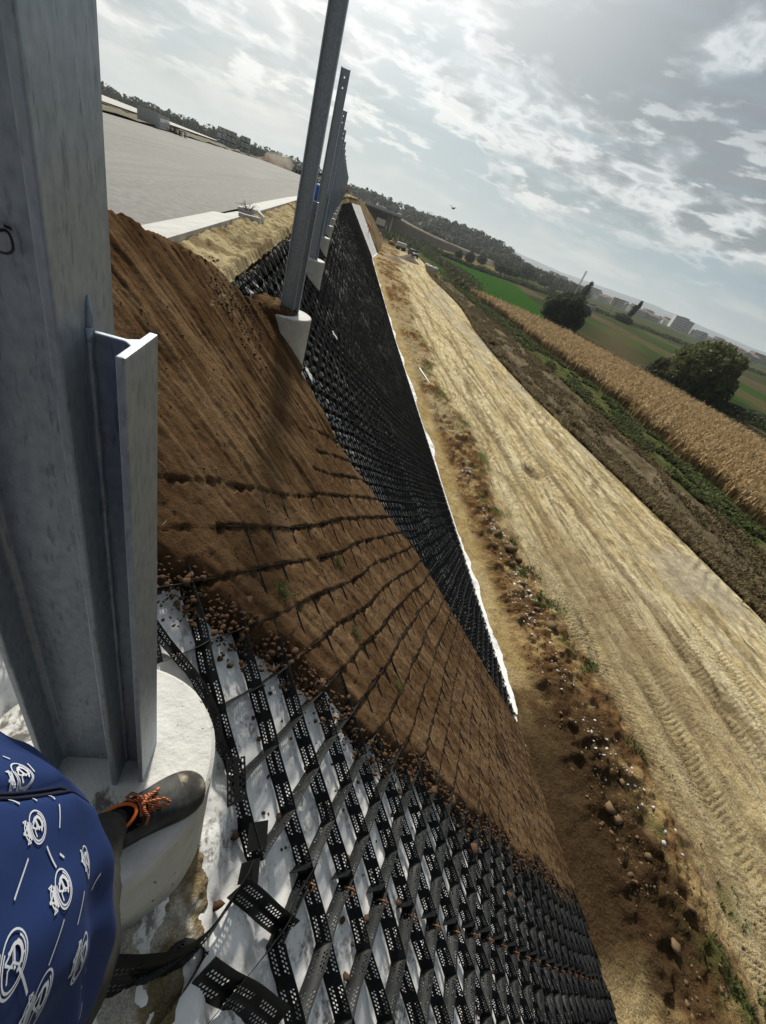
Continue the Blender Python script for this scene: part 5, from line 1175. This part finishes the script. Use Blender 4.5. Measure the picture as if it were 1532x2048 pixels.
def house(x, y, w_, d_, h_, rot, mat, label, group=None, roof=True, cat='house', z=-9.2, wins=(3, 2)):
    r = empty('town_house' if cat == 'house' else 'apartment_tower', (x, y, z), rot); tag(r, label, cat, group)
    m = MB(); m.box(-w_/2, w_/2, -d_/2, d_/2, 0, h_); m.build('wall', mat, r)
    if cat == 'tower block':
        for sg in (-1, 1):
            for i in range(wins[0]):
                for j in range(wins[1]):
                    cx_ = -w_/2+(i+.5)*w_/wins[0]; cz_ = (j+.5)*h_/wins[1]; ww = w_/wins[0]*.28; hw = h_/wins[1]*.27; ya_, yb_ = sorted((sg*(d_/2+.004), sg*(d_/2+.05)))
                    m = MB(); m.box(cx_-ww, cx_+ww, ya_, yb_, cz_-hw, cz_+hw); m.build('window', M_winm, r)
    m = MB()
    if roof:
        e = .5; m.add([(-w_/2-e,-d_/2-e,h_),(w_/2+e,-d_/2-e,h_),(w_/2+e,d_/2+e,h_),(-w_/2-e,d_/2+e,h_),(-w_/2-e,0,h_+d_*.22),(w_/2+e,0,h_+d_*.22)], [(0,1,5,4),(2,3,4,5),(1,2,5),(3,0,4),(3,2,1,0)]); m.build('roof', M_roof, r)
    else: m.box(-w_/2+.3, w_/2-.3, -d_/2+.3, d_/2-.3, h_, h_+.9); m.build('roof', M_concd, r)
    return r
R_ = random.Random(4)
for k in range(150):
    u = R_.random()**.8; az = .40+.95*u; dist_ = 760+620*R_.random(); y = dist_/math.sqrt(1+az*az); x = az*y
    big = R_.random() < .3; pale = R_.random() < .6
    if 0.74 < az < .86 and dist_ < 980: continue
    house(x, y, R_.uniform(10, 22), R_.uniform(9, 13), R_.uniform(8, 13) if big else R_.uniform(5, 8), R_.uniform(-.6, .6), M_wallp if pale else M_walld,
          ('flat roofed pale' if pale else 'flat roofed buff')+' block in the distant town strip' if big else ('small pale' if pale else 'small buff')+' house with a brown roof in the distant town strip',
          ('pale' if pale else 'buff')+(' blocks' if big else ' houses')+' of the distant town', not big, 'house', wins=(4, 3) if big else (3, 2))
for i, (x, y, h_, wd) in enumerate(((590,752,19.5,11),(604,752,20.5,12),(619,754,18.0,11))):
    house(x, y, wd, 15, h_, -.35, M_plainw, ['leftmost', 'middle', 'rightmost'][i]+' of the three tall pale towers above the distant town', 'tall towers of the distant town', False, 'tower block', wins=(4, 6))
shed = house(143, 252, 5.5, 4.5, 2.2, .3, M_white, 'small white shed in the fields near the ragged poplar', None, False, 'shed', z=gh(143, 252)-.05, wins=(1, 1)); shed.name = 'field_shed'
m = MB(); lattice(m, (0,0,0), (0,0,17), .35, 20, .09); o = m.build('lattice_mast', M_crane); o.location = (151, 290, -9); tag(o, 'thin lattice mast rising behind the ragged poplar', 'mast')
m = MB(); m.tube([(0,0,0),(0,0,11)], .12, 6); m.box(-.9, .9, -.05, .05, 9.6, 9.75); o = m.build('utility_pole', M_bark); o.location = (205, 330, -9); tag(o, 'utility pole in the plain between the two poplars', 'pole')
# bird
m = MB(); m.tube([(-.35,0,0),(-.1,0,.02),(.15,0,.02),(.32,0,.06),(.42,0,.05)], [.02,.10,.11,.05,.012], 8); m.add([(.12,.05,.06),(-.10,.05,.05),(-.22,.55,.26),(.02,.60,.28)], [(0,1,2,3)]); m.add([(.12,-.05,.06),(-.10,-.05,.05),(-.22,-.55,.20),(.02,-.60,.22)], [(3,2,1,0)]); m.add([(-.02,.60,.28),(-.22,.55,.26),(-.35,.95,.12)], [(0,1,2)]); m.add([(-.02,-.60,.22),(-.22,-.55,.20),(-.35,-.95,.06)], [(2,1,0)])
o = m.build('bird', M_steel_black, smooth=True); o.scale = (.6,.6,.6); o.location = (9.0, 45, 1.8); o.rotation_euler = (0, 0, .6); tag(o, 'small dark bird flying above the crane', 'bird')

# ------------------------------------------------------------------ things on the carriageway side
M_panel = pmat('grey_panel', None, .75, 0, [(.30,.31,.31), (.50,.50,.49)], .9, 4, (1,1,6))
M_wrap = pmat('pale_wrap', None, .6, 0, [(.42,.43,.42), (.62,.62,.60)], 4, 4)
def roadz(x, y): return float(gz(np.array(y)))-1.10
# long stack of boards
r = empty('panel_stack', (-18.0, 51.5, roadz(0, 51)-.02), .14); tag(r, 'long wrapped stack of grey panels at the far edge of the carriageway, leftmost', 'panel stack')
for k in range(9):
    m = MB(); m.box(-.85+.02*(k%3), .85-.03*(k%2), -.2, 4.6+.05*(k%3), .12+k*.105, .12+k*.105+.085); m.build('panel', M_panel, r)
m = MB(); m.box(-.9, .9, -.26, -.22, .05, 1.12); m.build('end_wrap', M_wrap, r)
m = MB(); [m.box(-.8, .8, y, y+.12, 0, .115) for y in (.1, 1.5, 2.9, 4.2)]; m.build('bearers', M_bark, r)
# row of black steel frames
for k in range(7):
    m = MB(); m.tube([(-.22,0,0),(-.22,0,.42),(.22,0,.42),(.22,0,0)], .045, 5); m.tube([(-.22,.25,0),(-.22,.25,.42),(.22,.25,.42),(.22,.25,0)], .045, 5); m.tube([(-.22,0,.22),(-.22,.25,.22)], .035, 4); m.tube([(.22,0,.22),(.22,.25,.22)], .035, 4)
    o = m.build('trestle', M_steel_black); o.location = (-18.7+k*.36, 57.5-k*.28, roadz(0, 57)); o.rotation_euler = (0, 0, .3*((k*7)%3-1)); tag(o, 'squat black steel trestle in the row standing on the edge of the carriageway', 'trestle', 'black steel trestles in a row')
M_sack = pmat('pallet_goods', None, .85, 0, [(.10,.105,.11), (.40,.41,.41), (.66,.67,.66)], 2.6, 3)
# stacked wrapped pallets, three high
for a in range(7):
    for lv in range(3):
        if a in (4,) : continue
        if a > 4 and lv == 2: pass
        r = empty('wrapped_pallet', (-27.6+a*.92, 117.5, roadz(0, 117)-.10+lv*.98), .05*((a*3+lv)%3-1))
        tag(r, ['bottom', 'middle', 'top'][lv]+' layer wrapped pallet on the verge, '+('in the narrow right block' if a > 4 else 'in the long left block'), 'pallet', 'wrapped pallets, '+['bottom', 'middle', 'top'][lv]+(' right' if a > 4 else ' left'))
        m = MB(); m.box(-.42, .42, -.5, .5, .14, .94); m.build('goods', M_sack, r)
        m = MB(); [m.box(-.44, .44, yy-.05, yy+.05, .10, .135) for yy in (-.42, 0, .42)]; [m.box(xx-.05, xx+.05, -.5, .5, 0, .098) for xx in (-.38, 0, .38)]; m.build('pallet_base', M_bark, r)
# reddish mound, excavator with dust, roller
M_red = pmat('reddish_earth', None, .95, 0, [(.16,.085,.05), (.26,.15,.09)], .6, 6, (1,1,1), .6, 3, .2)
def heap(name, x, y, z, rx, ry, h, mat, label, seed=0):
    n = 40; A, B = np.meshgrid(np.linspace(-1.15, 1.15, n), np.linspace(-1.15, 1.15, n), indexing='ij'); rr = np.hypot(A, B); H = h*np.clip(1.05-rr, -.06, 1)**.9 if False else h*np.maximum(1-rr, -.08)
    H = H*(1+.5*(fbm(A*3+seed, B*3, 77)-.5))+.25*h*(fbm(A*4+seed, B*4, 79)-.5)*np.clip(1-rr, 0, 1)**.4
    o = new_mesh(name, np.stack([x+A*rx, y+B*ry, z+H], -1).reshape(-1,3), grid_faces(n, n), mat, smooth=True); tag(o, label, 'mound'); return o
heap('earth_mound', -24.0, 158, -.15, 3.6, 4, 1.5, M_red, 'reddish earth mound at the far left edge of the carriageway')
M_yel = pmat('machine_yellow', None, .5, 0, [(.42,.24,.04), (.55,.33,.06)], 3)
def excavator(x, y, z, rz, label, sc_=1.0):
    r = empty('excavator', (x, y, z), rz); tag(r, label, 'excavator'); r.scale = (sc_,)*3
    for s in (-1, 1):
        m = MB(); m.tube([(-1.6,s*1.0,.4),(1.6,s*1.0,.4)], .38, 10); m.box(-1.6, 1.6, s*1.0-.28, s*1.0+.28, .03, .76); m.build('track', M_steel_black, r)
    m = MB(); m.prism([(-1.7,-1.1),(1.1,-1.1),(1.1,1.1),(-1.7,1.1),(-2.0,.6),(-2.0,-.6)], .85, 1.75); m.build('body', M_yel, r, bevel=.06)
    m = MB(); m.prism([(.1,.2),(1.1,.2),(1.1,1.05),(.1,1.05)], 1.753, 2.9); cb = m.build('cab', M_yel, r, bevel=.05)
    m = MB(); m.box(1.103, 1.13, .3, .95, 1.9, 2.75); m.box(.25, .95, 1.053, 1.08, 1.9, 2.75); m.build('window', M_winm, cb)
    m = MB(); m.tube([(.9,-.3,1.6),(2.6,-.3,3.6),(4.2,-.3,3.5)], [.24,.22,.18], 6); m.tube([(4.2,-.3,3.6),(5.0,-.3,1.7)], [.18,.13], 6); m.build('boom', M_yel, r)
    m = MB(); m.add([(4.7,-.75,1.7),(5.4,-.75,1.8),(5.3,-.75,.8),(4.5,-.75,.9),(4.7,.15,1.7),(5.4,.15,1.8),(5.3,.15,.8),(4.5,.15,.9)], [(0,1,2,3),(7,6,5,4),(1,5,6,2),(2,6,7,3),(3,7,4,0)]); m.build('bucket', M_steel_black, r)
    return r
excavator(-22.6, 193, -.55, 2.6, 'yellow excavator working in dust at the left end of the carriageway', .8)
excavator(17.8, 170, gh(17.8, 170), .8, 'yellow excavator at the foot of the brown bank', .6)
# dust by the excavator: a real little cloud
dm = bpy.data.materials.new('dust'); dm.use_nodes = True; T = NT(dm.node_tree); T.n.remove(T.n['Principled BSDF'])
vs = T.node('ShaderNodeVolumePrincipled', Color=(.85,.78,.68), Density=.16, Anisotropy=.2); T.l.new(vs.outputs[0], T.n['Material Output'].inputs['Volume'])
bm = bmesh.new(); bmesh.ops.create_icosphere(bm, subdivisions=3, radius=1)
for v in bm.verts: v.co = Vector((v.co.x*5.2, v.co.y*3, v.co.z*2.6))*(1+.35*mnoise.noise(v.co*1.7))
me = bpy.data.meshes.new('dust_cloud'); bm.to_mesh(me); bm.free(); me.materials.append(dm); o = bpy.data.objects.new('dust_cloud', me); C.objects.link(o); o.location = (-24.5, 190, 1.2); tag(o, 'pale dust cloud drifting beside the working excavator', 'dust', kind='stuff')
r = empty('road_roller', (-15.6, 166, -.2), 2.0); tag(r, 'dark road roller with a pale roof beside the working excavator', 'roller')
m = MB(); m.tube([(1.5,-.9,.62),(1.5,.9,.62)], .62, 18); m.build('drum', M_steel_black, r, smooth=True)
m = MB(); m.tube([(-1.3,-.9,.62),(-1.3,-.45,.62)], .62, 16); m.tube([(-1.3,.45,.62),(-1.3,.9,.62)], .62, 16); m.build('wheel', M_steel_black, r)
m = MB(); m.box(-2.2, 2.2, -.6, .6, .7, 1.35); m.build('chassis', M_steel_black, r, bevel=.05)
m = MB(); m.box(-1.0, .6, -.8, .8, 2.35, 2.5); [m.box(a, a+.07, b, b+.07, 1.35, 2.35) for a in (-.9, .45) for b in (-.7, .6)]; m.build('canopy', M_white, r)
# rack wagon and blue drum between the posts
r = empty('rack_trailer', (-2.75, 46.0, roadz(0, 46)), .05); tag(r, 'dark and pale barred trailer rack on the carriageway seen between the posts', 'trailer')
for s in (-.55, .55):
    for yy in (.4, 3.4): m = MB(); m.tube([(s-.08,yy,.28),(s+.08,yy,.28)], .28, 14); m.build('wheel', M_steel_black, r)
m = MB(); m.box(-.8, .8, -.2, 4.2, .42, .58); m.build('bed', M_steel_black, r)
for k in range(4): m = MB(); m.box(-.8, .8, -.24, -.16, .66+k*.28, .78+k*.28); m.build('rail', M_white if k % 2 else M_steel_black, r)
m = MB(); [m.box(a, a+.06, -.16, -.10, .583, 1.75) for a in (-.8, -.03, .74)]; m.build('stanchions', M_steel_black, r)
M_bl = pmat('bright_blue_plastic', (.015,.10,.45), .45)
r = empty('blue_drum', (-1.10, 21.6, -.99)); tag(r, 'bright blue plastic drum on the shoulder seen between the second and third posts', 'drum')
m = MB(); k = 20; prof = [(.0,.0),(.27,.0),(.29,.05),(.29,.28),(.30,.30),(.29,.32),(.29,.58),(.30,.60),(.29,.62),(.29,.85),(.26,.9),(.0,.9)]
vs = [(a*math.cos(2*math.pi*t/k), a*math.sin(2*math.pi*t/k), b) for a, b in prof[1:-1] for t in range(k)]; n = len(prof)-2
m.add(vs, [(i*k+t, i*k+(t+1)%k, (i+1)*k+(t+1)%k, (i+1)*k+t) for i in range(n-1) for t in range(k)]+[tuple(range((n-1)*k, n*k))]); m.build('barrel', M_bl, r, smooth=True)
m = MB(); m.tube([(.13,0,.9),(.13,0,.93)], .03, 8); m.build('bung', M_white, r)

# ------------------------------------------------------------------ haze: one box of thin even air
hm_ = bpy.data.materials.new('thin_haze'); hm_.use_nodes = True; T = NT(hm_.node_tree); T.n.remove(T.n['Principled BSDF'])
vs = T.node('ShaderNodeVolumePrincipled', Color=(.80,.88,.95), Density=.00017, Anisotropy=.3); T.l.new(vs.outputs[0], T.n['Material Output'].inputs['Volume'])
m = MB(); m.box(-7500, 7500, -900, 10500, -25, 160); o = m.build('haze', hm_); tag(o, 'thin pale haze over the whole plain', 'haze', kind='stuff')

# ------------------------------------------------------------------ vehicles and workers on the works
def car(x, y, z, rz, mat, label, cat, sc_=1.0):
    r = empty('parked_car' if cat == 'car' else 'white_van', (x, y, z), rz); tag(r, label, cat); r.scale = (sc_,)*3
    prof = [(-2.2,.35),(-2.25,.75),(-2.1,1.05),(-1.9,1.65),(.35,1.70),(1.05,1.08),(2.1,.98),(2.25,.75),(2.2,.35)]
    m = MB(); n = len(prof); m.add([(a,-.88 if b < 1.2 else -.74,b) for a,b in prof]+[(a,.88 if b < 1.2 else .74,b) for a,b in prof], [(i, (i+1)%n, n+(i+1)%n, n+i) for i in range(n)]+[tuple(range(n-1,-1,-1)), tuple(range(n, 2*n))]); m.build('body', mat, r, bevel=.05)
    for a in (-1.4, 1.4):
        for b in (-.82, .82): m = MB(); m.tube([(a,b-.12,.34),(a,b+.12,.34)], .34, 14); m.build('wheel', M_steel_black, r)
    m = MB(); m.add([(.45,-.66,1.60),(.45,.66,1.60),(1.02,.74,1.13),(1.02,-.74,1.13)], [(3,2,1,0)]); 
    for s in (-1, 1): m.add([(-1.7,s*.79,1.58),(.2,s*.79,1.58),(.75,s*.90,1.14),(-1.85,s*.90,1.14)], [(0,1,2,3) if s > 0 else (3,2,1,0)])
    m.build('windows', M_winm, r)
    m = MB(); m.box(2.2, 2.27, -.75, -.45, .72, .88); m.build('headlight', M_white, r); m = MB(); m.box(2.2, 2.27, .45, .75, .72, .88); m.build('headlight', M_white, r)
    m = MB(); m.box(1.15, 2.0, -.7, .7, 1.035, 1.10); m.build('bonnet', M_white if cat == 'car' else mat, r)
M_dkcar = pmat('dark_car_paint', (.035,.038,.042), .35, .3)
car(22.8, 150, gh(22.8, 150), -1.3, M_dkcar, 'dark off-road car with a pale bonnet parked on the haul road', 'car', 1.1)
car(16.5, 252, -.75, .1, M_white, 'white van crossing the bridge beyond the embankment', 'van', 1.1)
# silver tank machine near the bank
r = empty('water_bowser', (19.8, 160, gh(19.8, 160)), .5); tag(r, 'pale grey water bowser standing near the small excavator', 'bowser')
m = MB(); m.tube([(-1.9,0,1.35),(-1.7,0,1.35),(1.7,0,1.35),(1.9,0,1.35)], [.5,.75,.75,.5], 16); m.build('tank', M_wrap, r, smooth=True)
m = MB(); m.box(-2.1, 2.6, -.6, .6, .45, .62); m.build('chassis', M_steel_black, r)
for a in (-1.2, 1.2): m = MB(); m.tube([(a,-.8,.42),(a,.8,.42)], .42, 14); m.build('wheel', M_steel_black, r)
for k, (a, b) in enumerate(((25.6,133.5),(26.6,134.4),(27.4,133.2),(26.3,135.8),(28.0,135.0),(25.2,135.2))):
    bm = bmesh.new(); bmesh.ops.create_cube(bm, size=1.0); bmesh.ops.subdivide_edges(bm, edges=bm.edges, cuts=4, use_grid_fill=True)
    for v in bm.verts: c_ = v.co.copy(); v.co = Vector((c_.x, c_.y, c_.z))*(.86+.22*(1-abs(c_.z)*1.4))+Vector((0,0,0))+c_.normalized()*.12*mnoise.noise(c_*5+Vector((k,0,0)))
    me = bpy.data.meshes.new('bulk_bag'); bm.to_mesh(me); bm.free(); me.materials.append(M_white); o = bpy.data.objects.new('bulk_bag', me); C.objects.link(o); o.location = (a, b, gh(a, b)+.42); o.rotation_euler = (0, 0, k); tag(o, 'white bulk bag in the cluster beside the haul road weeds', 'bulk bag', 'white bulk bags')
heap('spoil_heap', 19.2, 131, gh(19.2, 131)-.1, 3.2, 4.5, 1.6, pmat('dark_spoil', None, .95, 0, [(.07,.05,.035), (.14,.10,.065)], 1, 5, (1,1,1), .6, 4, .1), 'dark spoil heap beside the track near the end of the embankment', 3)
heap('sand_heap', 14.0, 118, gh(14, 118)-.1, 3.5, 5, .8, M_spoil, 'low sandy heap at the foot of the far embankment', 8)
M_hi = pmat('orange_vest', (.75,.13,.06), .7); M_dark = pmat('dark_workwear', (.03,.035,.05), .8)
def worker(x, y, z, rz, bend, label):
    r = empty('person', (x, y, z), rz); tag(r, label, 'person')
    b = bend
    J = {'pelvis': (0,0,.92,.13), 'chest': (b*.30,0,1.32,.15), 'neck': (b*.40,0,1.50,.06), 'head': (b*.48,0,1.62,.10), 'top': (b*.50,0,1.74,.08),
         'hr': (0,-.10,.88,.09), 'kr': (.08,-.12,.48,.065), 'ar': (0,-.13,.06,.05), 'fr': (.16,-.14,.04,.045), 'hl': (0,.10,.88,.09), 'kl': (.02,.13,.48,.065), 'al': (-.10,.15,.06,.05), 'fl': (.06,.17,.04,.045),
         'sr': (b*.36,-.20,1.42,.06), 'er': (b*.4+.08,-.27,1.14,.045), 'wr': (b*.45+.26,-.22,1.0,.035), 'sl': (b*.36,.20,1.42,.06), 'el': (b*.4+.06,.27,1.14,.045), 'wl': (b*.45+.24,.24,.98,.035)}
    E2 = [('pelvis','chest'),('chest','neck'),('neck','head'),('head','top'),('pelvis','hr'),('hr','kr'),('kr','ar'),('ar','fr'),('pelvis','hl'),('hl','kl'),('kl','al'),('al','fl'),('chest','sr'),('sr','er'),('er','wr'),('chest','sl'),('sl','el'),('el','wl')]
    skin_fig('body', J, E2, r, M_dark, Vector((0,0,0)), 'pelvis', 1)
    m = MB(); m.tube([(0,0,.90),(b*.15,0,1.12),(b*.32,0,1.38),(b*.36,0,1.48)], [.165,.175,.20,.12], 10); m.build('vest', M_hi, r, smooth=True)
    m = MB(); m.tube([(b*.49,0,1.66),(b*.50,0,1.74),(b*.51,0,1.79)], [.125,.115,.05], 10); m.build('helmet', M_hi, r, smooth=True)
worker(-.35, 112, -.27, -1.2, .5, 'person in an orange vest and helmet standing at the far end of the crest')
p_ = P(4.6, 113.5, 0); worker(float(p_[0]), 113.5, float(p_[2])-.1, 2.8, .9, 'person in an orange vest climbing the far slope beside the bare white fabric')
# white pipe lying at the toe
m = MB(); m.tube([(8.0,33.0,-8.80),(8.35,30.3,-8.82),(8.55,28.6,-8.83)], .05, 8); o = m.build('white_pipe', M_white, smooth=True); tag(o, 'thin white pipe lying on the tan strip at the foot of the slope', 'pipe')
# fabric scraps on the black mat
for k, (s, y, l_) in enumerate(((.45,9.6,'white fabric scrap on the black cells beside the third pile'),(-.35,22.8,'tiny white scrap on the black cells beside the fifth pile'),(-.05,5.86,'folded white fabric scrap at the foot of the second pile'))):
    a, b = np.meshgrid(np.linspace(-.09, .09, 7), np.linspace(-.07, .07, 6), indexing='ij'); o = new_mesh('fabric_scrap', P(s+a, y+b, .03+.06*(fbm(a*20+k, b*20, 5)-.4)).reshape(-1,3), grid_faces(7, 6), M_white); tag(o, l_, 'fabric scrap')
